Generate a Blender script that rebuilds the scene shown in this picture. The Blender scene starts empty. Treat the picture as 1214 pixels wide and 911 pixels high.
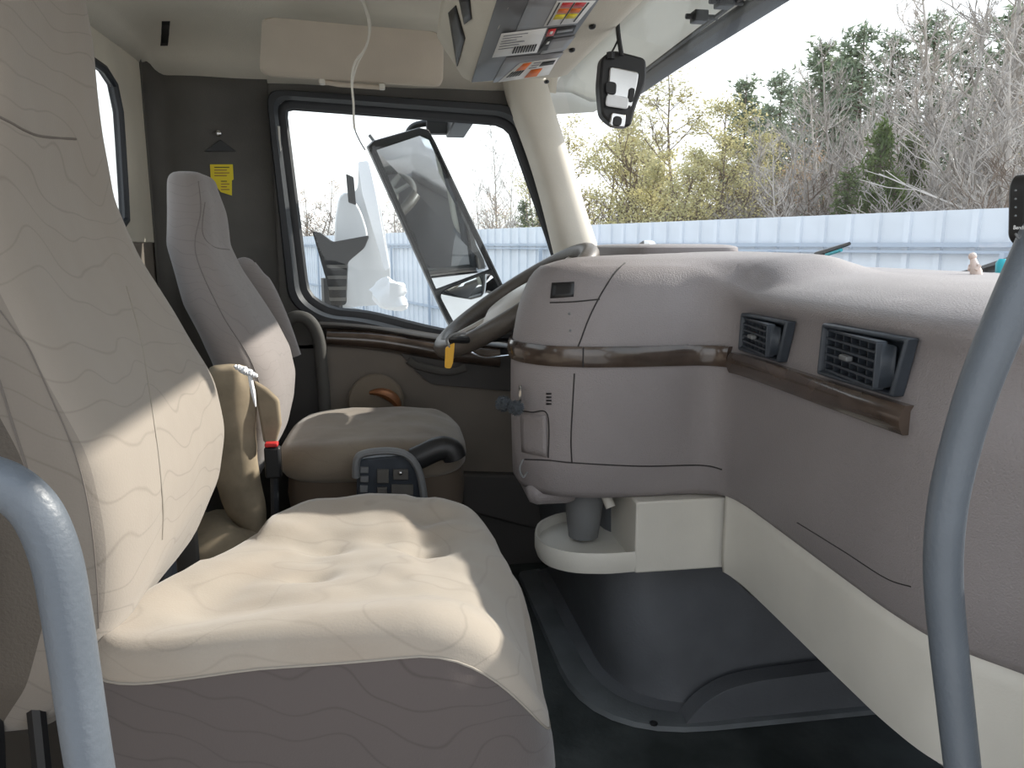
import bpy, bmesh, math, random
from mathutils import Vector, Matrix, noise
from mathutils.bvhtree import BVHTree
from mathutils.geometry import delaunay_2d_cdt
random.seed(7)
V = Vector; PI = math.pi
scene = bpy.context.scene
COL = scene.collection

# ------------------------------------------------------------------ camera
F = 900.0; YAW = math.radians(8.7); PIT = math.radians(10.4); EYE = V((0, 0, .98))
cam_d = bpy.data.cameras.new('camera'); cam = bpy.data.objects.new('camera', cam_d); COL.objects.link(cam)
cam.location = EYE; cam.rotation_euler = (PI/2 - PIT, 0, -YAW)
cam_d.sensor_width = 36; cam_d.lens = 36*F/1214; cam_d.clip_start = .02; cam_d.clip_end = 500
scene.camera = cam
_R = V((math.cos(YAW), -math.sin(YAW), 0)); _D = V((math.sin(YAW)*math.cos(PIT), math.cos(YAW)*math.cos(PIT), -math.sin(PIT)))
_U = V((math.sin(YAW)*math.sin(PIT), math.cos(YAW)*math.sin(PIT), math.cos(PIT)))
def ray(u, v): return _D + _R*((u-607)/F) + _U*((455.5-v)/F)
def at(u, v, x=None, y=None, z=None):          # survey: photo pixel + one known coordinate -> point in the cab
    r = ray(u, v)
    t = (x-EYE.x)/r.x if x is not None else (y-EYE.y)/r.y if y is not None else (z-EYE.z)/r.z
    return EYE + r*t

# ------------------------------------------------------------------ world, sun, exposure
w = bpy.data.worlds.new('sky'); scene.world = w; w.use_nodes = True
nt = w.node_tree; nt.nodes.clear()
tc = nt.nodes.new('ShaderNodeTexCoord'); sp = nt.nodes.new('ShaderNodeSeparateXYZ'); rp = nt.nodes.new('ShaderNodeValToRGB')
bg = nt.nodes.new('ShaderNodeBackground'); ou = nt.nodes.new('ShaderNodeOutputWorld')
nt.links.new(tc.outputs['Generated'], sp.inputs[0]); nt.links.new(sp.outputs['Z'], rp.inputs[0])
rp.color_ramp.elements[0].position = 0; rp.color_ramp.elements[0].color = (1, 1, 1, 1)
rp.color_ramp.elements[1].position = .9; rp.color_ramp.elements[1].color = (.72, .84, 1, 1)
nt.links.new(rp.outputs[0], bg.inputs[0]); bg.inputs[1].default_value = 1.45; nt.links.new(bg.outputs[0], ou.inputs[0])
SUN_DIR = V((1, .32, .62)).normalized()
sd = bpy.data.lights.new('sun', 'SUN'); sd.energy = 5.6; sd.angle = math.radians(.9); sd.color = (1, .93, .84)
so = bpy.data.objects.new('sun', sd); COL.objects.link(so); so.rotation_euler = SUN_DIR.to_track_quat('Z', 'Y').to_euler(); so.location = (6, 3, 6)
vs = scene.view_settings; vs.view_transform = 'Standard'; vs.look = 'None'; vs.gamma = 1; vs.exposure = .38; vs.use_curve_mapping = False
scene.cycles.max_bounces = 10; scene.cycles.transparent_max_bounces = 24; scene.cycles.diffuse_bounces = 6

# ------------------------------------------------------------------ materials
def mat(name, c, rough=.6, metal=0, bump=0, bscale=200, var=0, vscale=8, c2=None, spec=.5, coat=0):
    m = bpy.data.materials.new(name); m.use_nodes = True; n = m.node_tree.nodes; l = m.node_tree.links
    b = n['Principled BSDF']; b.inputs['Base Color'].default_value = (*c, 1); b.inputs['Roughness'].default_value = rough
    b.inputs['Metallic'].default_value = metal; b.inputs['Specular IOR Level'].default_value = spec; b.inputs['Coat Weight'].default_value = coat
    t = n.new('ShaderNodeTexCoord')
    if var:
        q = n.new('ShaderNodeTexNoise'); q.inputs['Scale'].default_value = vscale; q.inputs['Detail'].default_value = 5
        l.new(t.outputs['Object'], q.inputs['Vector'])
        r = n.new('ShaderNodeValToRGB'); cc = c2 or tuple(x*(1-var) for x in c)
        r.color_ramp.elements[0].position = .35; r.color_ramp.elements[1].position = .65
        r.color_ramp.elements[0].color = (*cc, 1); r.color_ramp.elements[1].color = (*c, 1)
        l.new(q.outputs[0], r.inputs[0]); l.new(r.outputs[0], b.inputs['Base Color'])
    if bump:
        q2 = n.new('ShaderNodeTexNoise'); q2.inputs['Scale'].default_value = bscale; q2.inputs['Detail'].default_value = 3
        l.new(t.outputs['Object'], q2.inputs['Vector'])
        bp = n.new('ShaderNodeBump'); bp.inputs['Strength'].default_value = bump; bp.inputs['Distance'].default_value = .002
        l.new(q2.outputs[0], bp.inputs['Height']); l.new(bp.outputs[0], b.inputs['Normal'])
    return m
def fabric(name, c, line, sc=5.5, stain=None):
    m = mat(name, c, .95, spec=.15); n = m.node_tree.nodes; l = m.node_tree.links; b = n['Principled BSDF']
    b.inputs['Sheen Weight'].default_value = .25
    t = n.new('ShaderNodeTexCoord')
    q = n.new('ShaderNodeTexWave'); q.wave_type = 'BANDS'; q.bands_direction = 'Z'; q.wave_profile = 'SAW'; q.inputs['Scale'].default_value = sc*1.7; q.inputs['Distortion'].default_value = 14; q.inputs['Detail'].default_value = .8; q.inputs['Detail Scale'].default_value = .85
    mp = n.new('ShaderNodeMapping'); mp.inputs['Rotation'].default_value = (.1, -.25, 0)
    l.new(t.outputs['Object'], mp.inputs[0]); l.new(mp.outputs[0], q.inputs['Vector'])
    m2 = n.new('ShaderNodeMath'); m2.operation = 'PINGPONG'; m2.inputs[1].default_value = .5
    l.new(q.outputs['Fac'], m2.inputs[0])
    r = n.new('ShaderNodeValToRGB'); r.color_ramp.elements[0].position = .0; r.color_ramp.elements[0].color = (1, 1, 1, 1)
    r.color_ramp.elements[1].position = .055; r.color_ramp.elements[1].color = (0, 0, 0, 1)
    l.new(m2.outputs[0], r.inputs[0])
    q3 = n.new('ShaderNodeTexNoise'); q3.inputs['Scale'].default_value = 4; l.new(t.outputs['Object'], q3.inputs['Vector'])
    m3 = n.new('ShaderNodeMath'); m3.operation = 'MULTIPLY'; l.new(r.outputs[0], m3.inputs[0]); l.new(q3.outputs[0], m3.inputs[1])
    mx = n.new('ShaderNodeMixRGB'); mx.inputs[1].default_value = (*c, 1); mx.inputs[2].default_value = (*line, 1); l.new(m3.outputs[0], mx.inputs[0])
    last = mx
    if stain:
        q4 = n.new('ShaderNodeTexNoise'); q4.inputs['Scale'].default_value = 7; q4.inputs['Detail'].default_value = 4; l.new(t.outputs['Object'], q4.inputs['Vector'])
        r4 = n.new('ShaderNodeValToRGB'); r4.color_ramp.elements[0].position = .45; r4.color_ramp.elements[0].color = (0, 0, 0, 1)
        r4.color_ramp.elements[1].position = .75; r4.color_ramp.elements[1].color = (.7, .7, .7, 1); l.new(q4.outputs[0], r4.inputs[0])
        mx2 = n.new('ShaderNodeMixRGB'); mx2.inputs[2].default_value = (*stain, 1); l.new(r4.outputs[0], mx2.inputs[0]); l.new(mx.outputs[0], mx2.inputs[1]); last = mx2
    l.new(last.outputs[0], b.inputs['Base Color'])
    q2 = n.new('ShaderNodeTexNoise'); q2.inputs['Scale'].default_value = 420; l.new(t.outputs['Object'], q2.inputs['Vector'])
    q5 = n.new('ShaderNodeTexNoise'); q5.inputs['Scale'].default_value = 9; q5.inputs['Detail'].default_value = 2; l.new(t.outputs['Object'], q5.inputs['Vector'])
    bp = n.new('ShaderNodeBump'); bp.inputs['Strength'].default_value = .25; bp.inputs['Distance'].default_value = .001; l.new(q2.outputs[0], bp.inputs['Height'])
    bp2 = n.new('ShaderNodeBump'); bp2.inputs['Strength'].default_value = .35; bp2.inputs['Distance'].default_value = .012
    l.new(q5.outputs[0], bp2.inputs['Height']); l.new(bp.outputs[0], bp2.inputs['Normal']); l.new(bp2.outputs[0], b.inputs['Normal'])
    return m
M = {}
M['fab'] = fabric('seat fabric', (.275, .242, .206), (.17, .148, .125))
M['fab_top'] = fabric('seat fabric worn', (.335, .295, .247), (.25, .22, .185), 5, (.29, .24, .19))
M['fab_side_shade'] = fabric('seat side shade fabric', (.098, .082, .077), (.065, .053, .049), 6)  # purple-brown side fabric, darkened further to stand for shade on the near side
M['fab_dark'] = mat('seat mesh fabric', (.115, .1, .085), .95, bump=.6, bscale=300, spec=.1)
M['fab_flank_shade'] = fabric('seat flank shade fabric', (.215, .188, .16), (.14, .12, .10))  # darker copy of the backrest fabric: shade on the near flank painted in
M['fab_drv'] = fabric('driver fabric', (.25, .225, .215), (.18, .16, .155), 9)
M['fab_drv_tan'] = fabric('driver cushion fabric', (.21, .175, .135), (.17, .14, .11), 9, (.13, .10, .08))
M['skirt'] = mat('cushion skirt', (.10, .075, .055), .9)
M['cloth'] = mat('armrest cloth', (.34, .28, .20), .95, bump=.5, bscale=30, var=.35, vscale=14, spec=.1)
M['piping'] = mat('piping', (.30, .27, .23), .9)
M['seam'] = mat('seam thread', (.15, .13, .115), .9)
M['seam2'] = mat('tone seam thread', (.19, .17, .16), .9)
M['dash'] = mat('dash plastic', (.275, .25, .25), .5, bump=.55, bscale=420, var=.10, vscale=5, spec=.4)
M['dash_dk'] = mat('dash gap', (.02, .018, .018), .7)
M['cream'] = mat('cream plastic', (.68, .655, .59), .5, bump=.15, bscale=300, var=.10, vscale=6)
M['creamw'] = mat('cream rear trim', (.66, .61, .51), .6, bump=.15, bscale=200, var=.12, vscale=5)
M['pillar'] = mat('cream pillar', (.68, .64, .56), .55, bump=.15, bscale=200, var=.08)
M['liner'] = mat('headliner', (.70, .66, .57), .9, bump=.3, bscale=300, var=.13, vscale=4, spec=.1)
M['visor'] = mat('visor vinyl', (.58, .51, .42), .8, bump=.2, bscale=250, var=.12, vscale=5, spec=.2)
M['dark'] = mat('charcoal trim', (.11, .104, .095), .75, bump=.3, bscale=250, var=.3, vscale=5)
M['black'] = mat('black plastic', (.012, .012, .013), .45)
M['rubber'] = mat('black rubber', (.018, .02, .024), .5, bump=.2, bscale=80)
M['door'] = mat('door panel', (.22, .19, .16), .75, bump=.3, bscale=250, var=.15, vscale=6)
M['door_dk'] = mat('door dark plastic', (.065, .06, .057), .5, bump=.2, bscale=250)
M['wood'] = mat('dark wood trim', (.085, .06, .046), .22, var=.55, vscale=14, coat=.5)
M['floor'] = mat('rubber floor', (.028, .034, .033), .5, bump=.6, bscale=60, var=.6, vscale=7, c2=(.075, .085, .085))
M['tunnel'] = mat('engine tunnel', (.15, .158, .172), .42, bump=.4, bscale=160, var=.25, vscale=6)
M['tunnel2'] = mat('engine tunnel lip', (.17, .185, .195), .55, bump=.4, bscale=160, var=.3, vscale=9)
M['bar'] = mat('grab handle grey', (.11, .127, .148), .42, bump=.25, bscale=260, var=.12, vscale=12)
M['grey'] = mat('grey plastic', (.16, .165, .17), .5, bump=.2, bscale=200)
M['greypanel'] = mat('grey console panel', (.13, .13, .135), .5)
M['greypanel2'] = mat('light grey console film', (.24, .24, .25), .4)
M['vent'] = mat('vent plastic', (.045, .055, .07), .45, var=.3, vscale=30)
M['wheel'] = mat('wheel leather', (.11, .095, .082), .42, bump=.3, bscale=150, var=.25, vscale=12)
M['wheelg'] = mat('wheel spoke grey', (.52, .49, .45), .35)
M['white'] = mat('white paper', (.78, .77, .74), .7)
M['paint'] = mat('white paint', (.72, .73, .74), .25, var=.15, vscale=3)
M['bright'] = mat('white foam', (.85, .86, .88), .8, bump=.6, bscale=40)
M['yellow'] = mat('yellow sticker', (.75, .60, .02), .6)
M['amber'] = mat('amber tag', (.80, .42, .01), .4)
M['orange'] = mat('orange print', (.75, .16, .02), .6)
M['red'] = mat('red print', (.6, .03, .03), .5)
M['ink'] = mat('ink', (.03, .03, .03), .7)
M['inkgrey'] = mat('grey ink', (.25, .25, .26), .7)
M['teal'] = mat('teal plastic', (.0, .42, .50), .4)
M['copper'] = mat('copper brown leather', (.30, .12, .045), .5, var=.3, vscale=12)
M['disc'] = mat('tan speaker grille', (.20, .165, .125), .7, bump=.5, bscale=400)
M['fuzz'] = mat('grey yarn', (.10, .115, .13), .95, bump=1, bscale=300, var=.4, vscale=60)
M['chrome'] = mat('chrome', (.6, .6, .6), .2, 1)
M['mirror'] = mat('mirror glass', (.80, .82, .84), .03, 1)
M['pink'] = mat('figurine', (.75, .60, .52), .5)
M['fence'] = mat('fence sheet', (.62, .665, .72), .45, var=.08, vscale=2)
M['fence_rail'] = mat('fence rail', (.36, .42, .50), .5)
M['bark'] = mat('grey bark', (.36, .33, .30), .9, var=.3, vscale=3)
M['bark2'] = mat('pale bark', (.50, .46, .42), .9, var=.3, vscale=3)
M['bark3'] = mat('brown bark', (.17, .13, .10), .9, var=.3, vscale=3)
M['ground'] = mat('gravel ground', (.40, .39, .37), .95, var=.25, vscale=2)
M['brush'] = mat('dry brush', (.25, .20, .15), .95, var=.4, vscale=2)
def leafmat(name, c, c2):
    m = mat(name, c, .7, var=.5, vscale=1.2, c2=c2); n = m.node_tree.nodes; l = m.node_tree.links
    b = n['Principled BSDF']; o = n['Material Output']; tr = n.new('ShaderNodeBsdfTranslucent'); mx = n.new('ShaderNodeMixShader'); mx.inputs[0].default_value = .4
    src = b.inputs['Base Color'].links[0].from_socket; l.new(src, tr.inputs[0]); l.new(b.outputs[0], mx.inputs[1]); l.new(tr.outputs[0], mx.inputs[2]); l.new(mx.outputs[0], o.inputs[0])
    return m
M['leaf_y'] = leafmat('yellow green leaves', (.56, .50, .25), (.42, .40, .22))
M['leaf_p'] = leafmat('pine needles', (.17, .22, .14), (.25, .30, .21))
M['leaf_c'] = leafmat('cedar foliage', (.075, .12, .035), (.13, .18, .05))
M['leaf_b'] = leafmat('russet leaves', (.42, .30, .18), (.34, .24, .16))
def glass(name, tint, refl=.06):
    m = bpy.data.materials.new(name); m.use_nodes = True; n = m.node_tree.nodes; l = m.node_tree.links
    n.remove(n['Principled BSDF']); o = n['Material Output']
    t = n.new('ShaderNodeBsdfTransparent'); t.inputs[0].default_value = (*tint, 1)
    g = n.new('ShaderNodeBsdfGlossy'); g.inputs['Roughness'].default_value = .02
    lw = n.new('ShaderNodeLayerWeight'); lw.inputs[0].default_value = .5; pw_ = n.new('ShaderNodeMath'); pw_.operation = 'POWER'; pw_.inputs[1].default_value = 5; fr = n.new('ShaderNodeMath'); fr.operation = 'MULTIPLY_ADD'; fr.inputs[1].default_value = .7; fr.inputs[2].default_value = .02; l.new(lw.outputs['Facing'], pw_.inputs[0]); l.new(pw_.outputs[0], fr.inputs[0])
    mx = n.new('ShaderNodeMixShader'); l.new(fr.outputs[0], mx.inputs[0]); l.new(t.outputs[0], mx.inputs[1]); l.new(g.outputs[0], mx.inputs[2]); l.new(mx.outputs[0], o.inputs[0])
    return m
M['glass'] = glass('window glass', (.95, .97, .97))
def translucent(name, c, mixf=.5):
    m = mat(name, c, .5); n = m.node_tree.nodes; l = m.node_tree.links; b = n['Principled BSDF']; o = n['Material Output']
    tr = n.new('ShaderNodeBsdfTranslucent'); tr.inputs[0].default_value = (*c, 1); mx = n.new('ShaderNodeMixShader'); mx.inputs[0].default_value = mixf
    l.new(b.outputs[0], mx.inputs[1]); l.new(tr.outputs[0], mx.inputs[2]); l.new(mx.outputs[0], o.inputs[0]); return m
M['fibre'] = translucent('pale sun visor fibreglass', (.60, .60, .57), .42)

# ------------------------------------------------------------------ helpers
WLOC = {}
def tag(o, label=None, cat=None, group=None, kind=None):
    if label: o['label'] = label
    if cat: o['category'] = cat
    if group: o['group'] = group
    if kind: o['kind'] = kind
    return o
def empty(name, loc, label=None, cat=None, group=None):
    o = bpy.data.objects.new(name, None); COL.objects.link(o); o.location = loc; o.empty_display_size = .05; WLOC[o.name] = V(loc)
    return tag(o, label, cat, group)
class G:
    def __init__(s): s.v = []; s.f = []; s.mi = []; s.cur = 0
    def add(s, vs, fs):
        n = len(s.v); s.v += [V(p) for p in vs]
        for f in fs: s.f.append([i+n for i in f]); s.mi.append(s.cur)
    def loft(s, rings, closed=True, caps=True):
        n = len(rings[0]); vs = [p for r in rings for p in r]; fs = []
        for i in range(len(rings)-1):
            for j in range(n if closed else n-1):
                a = i*n+j; b = i*n+(j+1) % n; fs.append([a, b, b+n, a+n])
        if caps and closed: fs.append(list(range(n-1, -1, -1))); k = (len(rings)-1)*n; fs.append([k+j for j in range(n)])
        s.add(vs, fs)
    def tube(s, pts, r, seg=10, closed=False, caps=True, flat=1, up=None):
        pts = [V(p) for p in pts]; n = len(pts); rings = []; prev = None
        for i, p in enumerate(pts):
            if closed: t = pts[(i+1) % n]-pts[i-1]
            else: t = pts[min(i+1, n-1)]-pts[max(i-1, 0)]
            t = t.normalized() if t.length > 1e-9 else V((0, 0, 1))
            if prev is None:
                a = up or (V((0, 0, 1)) if abs(t.z) < .9 else V((1, 0, 0)))
                u_ = (a - t*a.dot(t)).normalized()
            else: u_ = (prev - t*prev.dot(t)).normalized()
            if up: u_ = (up-t*up.dot(t)).normalized()
            prev = u_; w_ = t.cross(u_); rr = r[i] if isinstance(r, (list, tuple)) else r
            rings.append([p + u_*math.cos(2*PI*k/seg)*rr*flat + w_*math.sin(2*PI*k/seg)*rr for k in range(seg)])
        if closed: rings.append(rings[0]); s.loft(rings, True, False)
        else: s.loft(rings, True, caps)
    def box(s, c, d, rot=None):
        c = V(c); vs = [V((x*d[0]/2, y*d[1]/2, z*d[2]/2)) for x in (-1, 1) for y in (-1, 1) for z in (-1, 1)]
        if rot: vs = [rot @ p for p in vs]
        s.add([p+c for p in vs], [[0, 1, 3, 2], [4, 6, 7, 5], [0, 4, 5, 1], [2, 3, 7, 6], [0, 2, 6, 4], [1, 5, 7, 3]])
    def prism(s, pts, off):                    # polygon extruded by vector off
        pts = [V(p) for p in pts]; n = len(pts); off = V(off)
        s.add(pts+[p+off for p in pts], [list(range(n-1, -1, -1)), [n+i for i in range(n)]]+[[i, (i+1) % n, n+(i+1) % n, n+i] for i in range(n)])
    def ball(s, c, r, nu=14, nv=9, e=1):
        c = V(c); r = r if isinstance(r, (tuple, list)) else (r, r, r); rings = []
        def pw(x): return math.copysign(abs(x)**e, x)
        for i in range(nv+1):
            th = -PI/2+PI*(.02+.96*i/nv); rings.append([c+V((r[0]*pw(math.cos(th))*pw(math.cos(2*PI*j/nu)), r[1]*pw(math.cos(th))*pw(math.sin(2*PI*j/nu)), r[2]*pw(math.sin(th)))) for j in range(nu)])
        s.loft(rings)
def build(g, name, m, parent=None, smooth=True, bevel=0, sub=0, angle=40, label=None, cat=None, group=None, kind=None, weld=False, bseg=2, solid=0):
    me = bpy.data.meshes.new(name)
    vs = g.v; lo = V((min(p.x for p in vs), min(p.y for p in vs), min(p.z for p in vs))); hi = V((max(p.x for p in vs), max(p.y for p in vs), max(p.z for p in vs)))
    c = V(((lo.x+hi.x)/2, (lo.y+hi.y)/2, lo.z))
    me.from_pydata([p-c for p in vs], [], g.f)
    for mm in (m if isinstance(m, list) else [m]): me.materials.append(M[mm])
    if isinstance(m, list):
        for p, k in zip(me.polygons, g.mi): p.material_index = k
    bm = bmesh.new(); bm.from_mesh(me)
    if weld: bmesh.ops.remove_doubles(bm, verts=bm.verts, dist=1e-5)
    bmesh.ops.recalc_face_normals(bm, faces=bm.faces); bm.to_mesh(me); bm.free()
    o = bpy.data.objects.new(name, me); COL.objects.link(o)
    if parent: o.parent = parent; o.location = c-WLOC[parent.name]
    else: o.location = c
    WLOC[o.name] = c
    if solid: md = o.modifiers.new('s', 'SOLIDIFY'); md.thickness = solid; md.offset = 0
    if bevel: md = o.modifiers.new('b', 'BEVEL'); md.width = bevel; md.segments = bseg; md.limit_method = 'ANGLE'; md.angle_limit = math.radians(35)
    if sub: md = o.modifiers.new('u', 'SUBSURF'); md.levels = sub; md.render_levels = sub
    if smooth:
        me.shade_smooth()
        if not sub: me.set_sharp_from_angle(angle=math.radians(angle))
    return tag(o, label, cat, group, kind)
def cr(pts, n=8, closed=False):                # Catmull-Rom
    pts = [V(p) for p in pts]; out = []; N = len(pts)
    for i in range(N if closed else N-1):
        p0 = pts[(i-1) % N] if closed or i > 0 else pts[0]; p1 = pts[i]; p2 = pts[(i+1) % N]; p3 = pts[(i+2) % N] if closed or i+2 < N else pts[-1]
        for k in range(n):
            t = k/n; out.append(.5*((2*p1)+(p2-p0)*t+(2*p0-5*p1+4*p2-p3)*t*t+(3*p1-p0-3*p2+p3)*t**3))
    if not closed: out.append(pts[-1])
    return out
def bvh(*gs):
    v = []; f = []
    for g in gs:
        n = len(v); v += g.v; f += [[i+n for i in q] for q in g.f]
    return BVHTree.FromPolygons(v, f)
def hit(tree, u, v, off=0.0):
    r = ray(u, v).normalized(); p, n, i, d = tree.ray_cast(EYE, r)
    if p is None: return None
    if n.dot(r) > 0: n = -n
    return p + n*off
def pline(tree, pts, off=0.0, n=6):            # pixel polyline laid on a surface
    q = cr([V((a, b, 0)) for a, b in pts], n); out = []
    for p in q:
        h = hit(tree, p.x, p.y, off)
        if h is not None: out.append(h)
    return out
def seam(tree, pts, r, name, m, parent, off=0, label=None, n=6):
    q = pline(tree, pts, off, n)
    if len(q) < 2: return
    g = G(); g.tube(q, r, 6); return build(g, name, m, parent, label=label)
def patch(tree, quad, name, m, parent, off=.0012, n=6, label=None, th=.0012):      # four pixel corners draped on a surface, with thickness
    a, b, c, d = [V((p[0], p[1], 0)) for p in quad]; g = G(); top = []; 
    for i in range(n+1):
        for j in range(n+1):
            p = (a.lerp(b, j/n)).lerp(d.lerp(c, j/n), i/n); h = hit(tree, p.x, p.y, off)
            if h is None: return None
            top.append(h)
    g.add(top, [[i*(n+1)+j, i*(n+1)+j+1, (i+1)*(n+1)+j+1, (i+1)*(n+1)+j] for i in range(n) for j in range(n)])
    if isinstance(m, str): return build(g, name, m, parent, label=label, solid=th)
def resample_poly(pts, n):
    pts = [V(p) for p in pts]; L = [0]
    for i in range(len(pts)): L.append(L[-1]+(pts[(i+1) % len(pts)]-pts[i]).length)
    out = []; j = 0
    for k in range(n):
        s = L[-1]*k/n
        while L[j+1] < s: j += 1
        t = (s-L[j])/max(1e-9, L[j+1]-L[j]); out.append(pts[j].lerp(pts[(j+1) % len(pts)], t))
    return out
def rounded(pts, r, n=5):                      # fillet polygon corners (3D coplanar)
    pts = [V(p) for p in pts]; out = []; N = len(pts)
    for i in range(N):
        p = pts[i]; a = pts[i-1]-p; b = pts[(i+1) % N]-p; rr = r[i] if isinstance(r, (list, tuple)) else r
        k = min(rr, a.length*.45, b.length*.45); s = p+a.normalized()*k; e = p+b.normalized()*k
        for q in range(n+1): t = q/n; out.append(s*(1-t)**2+p*2*t*(1-t)+e*t*t)
    return out
def smooth01(t): t = max(0, min(1, t)); return t*t*(3-2*t)
def interp(tab, z):
    if z <= tab[0][0]: return tab[0][1:]
    for a, b in zip(tab, tab[1:]):
        if z <= b[0]:
            t = (z-a[0])/(b[0]-a[0]); return tuple(p+(q-p)*t for p, q in zip(a[1:], b[1:]))
    return tab[-1][1:]

# ------------------------------------------------------------------ structure : ground, floor, walls, ceiling
YL = 2.20
g = G(); g.box((10, 60, -1.45), (260, 260, .1)); build(g, 'ground', 'ground', smooth=False, kind='structure')
g = G(); g.box((.25, 1.24, -.03), (1.75, 1.96, .06)); floor = build(g, 'floor', 'floor', bevel=.01, kind='structure')

# rear wall : cream upper panel with a window opening, taupe lower half
XR = -.62
def plate_hole(g, outer, inner, off, n=64):
    c = sum((V(p) for p in inner), V())/len(inner); inn = resample_poly(inner, n); oo = []
    N = len(outer)
    for p in inn:                               # shoot from centre through p onto the outer polygon (all coplanar, axis aligned)
        d = p-c; best = None
        for i in range(N):
            a = V(outer[i]); b = V(outer[(i+1) % N]); e = b-a
            ax = [k for k in range(3) if abs(V(off)[k]) < 1e-9][:2]
            det = d[ax[0]]*(-e[ax[1]])+e[ax[0]]*d[ax[1]]
            if abs(det) < 1e-12: continue
            r0 = a[ax[0]]-c[ax[0]]; r1 = a[ax[1]]-c[ax[1]]
            t = (r0*(-e[ax[1]])+e[ax[0]]*r1)/det; s = (d[ax[0]]*r1-d[ax[1]]*r0)/det
            if t > 0 and -1e-6 <= s <= 1+1e-6 and (best is None or t < best[0]): best = (t, a+e*s)
        oo.append(best[1])
    # snap nearest samples onto the outer corners
    for q in outer:
        k = min(range(n), key=lambda i: (oo[i]-V(q)).length); oo[k] = V(q)
    o = V(off); ring = [inn, oo, [p+o for p in oo], [p+o for p in inn], inn]
    g.loft(ring, True, False)
g = G()
rw = rounded([(XR, .42, 1.38), (XR, 1.965, 1.36), (XR, 1.935, 1.015), (XR, .42, 1.015)], [.03, .10, .04, .03], 6)  # unseen part widened behind the passenger seat so sky light reaches the dash
plate_hole(g, [(XR, .28, 1.55), (XR, 2.19, 1.55), (XR, 2.19, .985), (XR, .28, .985)], rw, (-.012, 0, 0))
wall_rear = build(g, 'wall_rear', 'creamw', bevel=.006, kind='structure', angle=30)
g = G(); g.box((XR-.03, 1.235, .495), (.05, 1.93, 1.01))
build(g, 'wall_back_lower', 'door', bevel=.004, kind='structure')
g = G(); g.tube(resample_poly([p+V((.002, 0, 0)) for p in rw], 60), .009, 8, closed=True); build(g, 'window_2', 'rubber', kind='structure')
wn = bpy.data.objects['window_2']
g = G(); g.prism([p+V((-.012, 0, 0)) for p in rw], (-.004, 0, 0)); build(g, 'pane', 'glass', wn, smooth=False)
g = G(); g.tube(resample_poly([p+V((-.008, 0, 0)) for p in rw], 60), .006, 6, closed=True); build(g, 'window_frame', 'rubber', wn)

# left wall (driver side): charcoal surround, door with window opening
wo_px = [(332, 122), (592, 143), (608, 153), (663, 312), (690, 420), (532, 397), (440, 374), (392, 371), (362, 352)]
wo = [at(*p, y=YL) for p in wo_px]
wo_r = rounded(wo, [.04, .05, .05, .1, .06, .2, .1, .06, .07], 6)
def shrink(pts, k):
    c = sum(pts, V())/len(pts); return [c+(p-c)*(1+k/(p-c).length) for p in pts]
g = G(); plate_hole(g, [(-.665, YL, 1.72), (.30, YL, 1.72), (.375, YL, 1.42), (.555, YL, .93), (.64, YL, .72), (.64, YL, .69), (-.665, YL, .69)], shrink(wo_r, .016), (0, .05, 0), 120)
wall_left = build(g, 'wall_left', 'dark', kind='structure', angle=30)
g = G(); g.box((.19, YL+.02, .34), (1.71, .04, .72)); build(g, 'wall_left_lower', 'door_dk', kind='structure', smooth=False)
g = G(); plate_hole(g, [(-.665, YL+.052, 1.72), (.30, YL+.052, 1.72), (.375, YL+.052, 1.42), (.555, YL+.052, .93), (.64, YL+.052, .72), (.64, YL+.052, .69), (-.665, YL+.052, .69)], shrink(wo_r, .016), (0, .02, 0), 120)
g.box((.20, YL+.062, .20), (1.74, .02, .98))
build(g, 'trim_3', 'paint', kind='structure', angle=30)
# curved corner cover between rear wall and side wall
g = G(); rings = []
for z in (0, .5, .985, 1.2, 1.37, 1.44):
    rings.append([V((XR+.002, 2.14+.0, z))]+[V((XR+.05-.05*math.cos(a)-0.0, 2.145+.05*math.sin(a), z)) for a in [k*PI/16 for k in range(9)]]+[V((-.32, YL-.004, z))])
g.loft(rings, False); build(g, 'trim_4', 'dark', kind='structure', solid=.006)
# screw and recess on the pillar, bracket
t = empty('coat_hook', at(262, 165, y=YL-.01), 'small dark hook and screw head on the charcoal corner pillar above the yellow sticker', 'hook')
g = G(); g.ball(at(259, 158, y=YL-.012), (.009, .006, .009)); build(g, 'screw_head', 'chrome', t)
g = G(); g.prism([at(243, 180, y=YL-.006), at(262, 166, y=YL-.006), at(281, 180, y=YL-.006)], (0, -.006, 0)); build(g, 'hook_plate', 'black', t, bevel=.001)

# door ------------------------------------------------------------
door = empty('door_1', at(480, 600, y=YL)); door['kind'] = 'structure'
g = G(); g.loft([[p+V((0, -.004, 0)) for p in shrink(wo_r, .048)], [p+V((0, -.028, 0)) for p in shrink(wo_r, .040)], [p+V((0, -.028, 0)) for p in shrink(wo_r, .022)], [p+V((0, -.006, 0)) for p in shrink(wo_r, .012)]], True, False)
build(g, 'window_seal', 'rubber', door)
g = G(); g.tube(resample_poly([p+V((0, .02, 0)) for p in shrink(wo_r, .010)], 90), .013, 8, closed=True, flat=1.6); build(g, 'window_frame', 'rubber', door)
g = G(); g.prism([p+V((0, .03, 0)) for p in shrink(wo_r, .012)], (0, .004, 0)); build(g, 'window_pane', 'glass', door, smooth=False)
q = [at(*p, y=YL-.012) for p in [(330, 150), (334, 220), (341, 290), (352, 345), (366, 372)]]
g = G(); g.tube(cr(q, 6), .007, 8, flat=.6); build(g, 'painted_edge', 'cream', door, label='narrow cream painted strip beside the black window seal')
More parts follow.
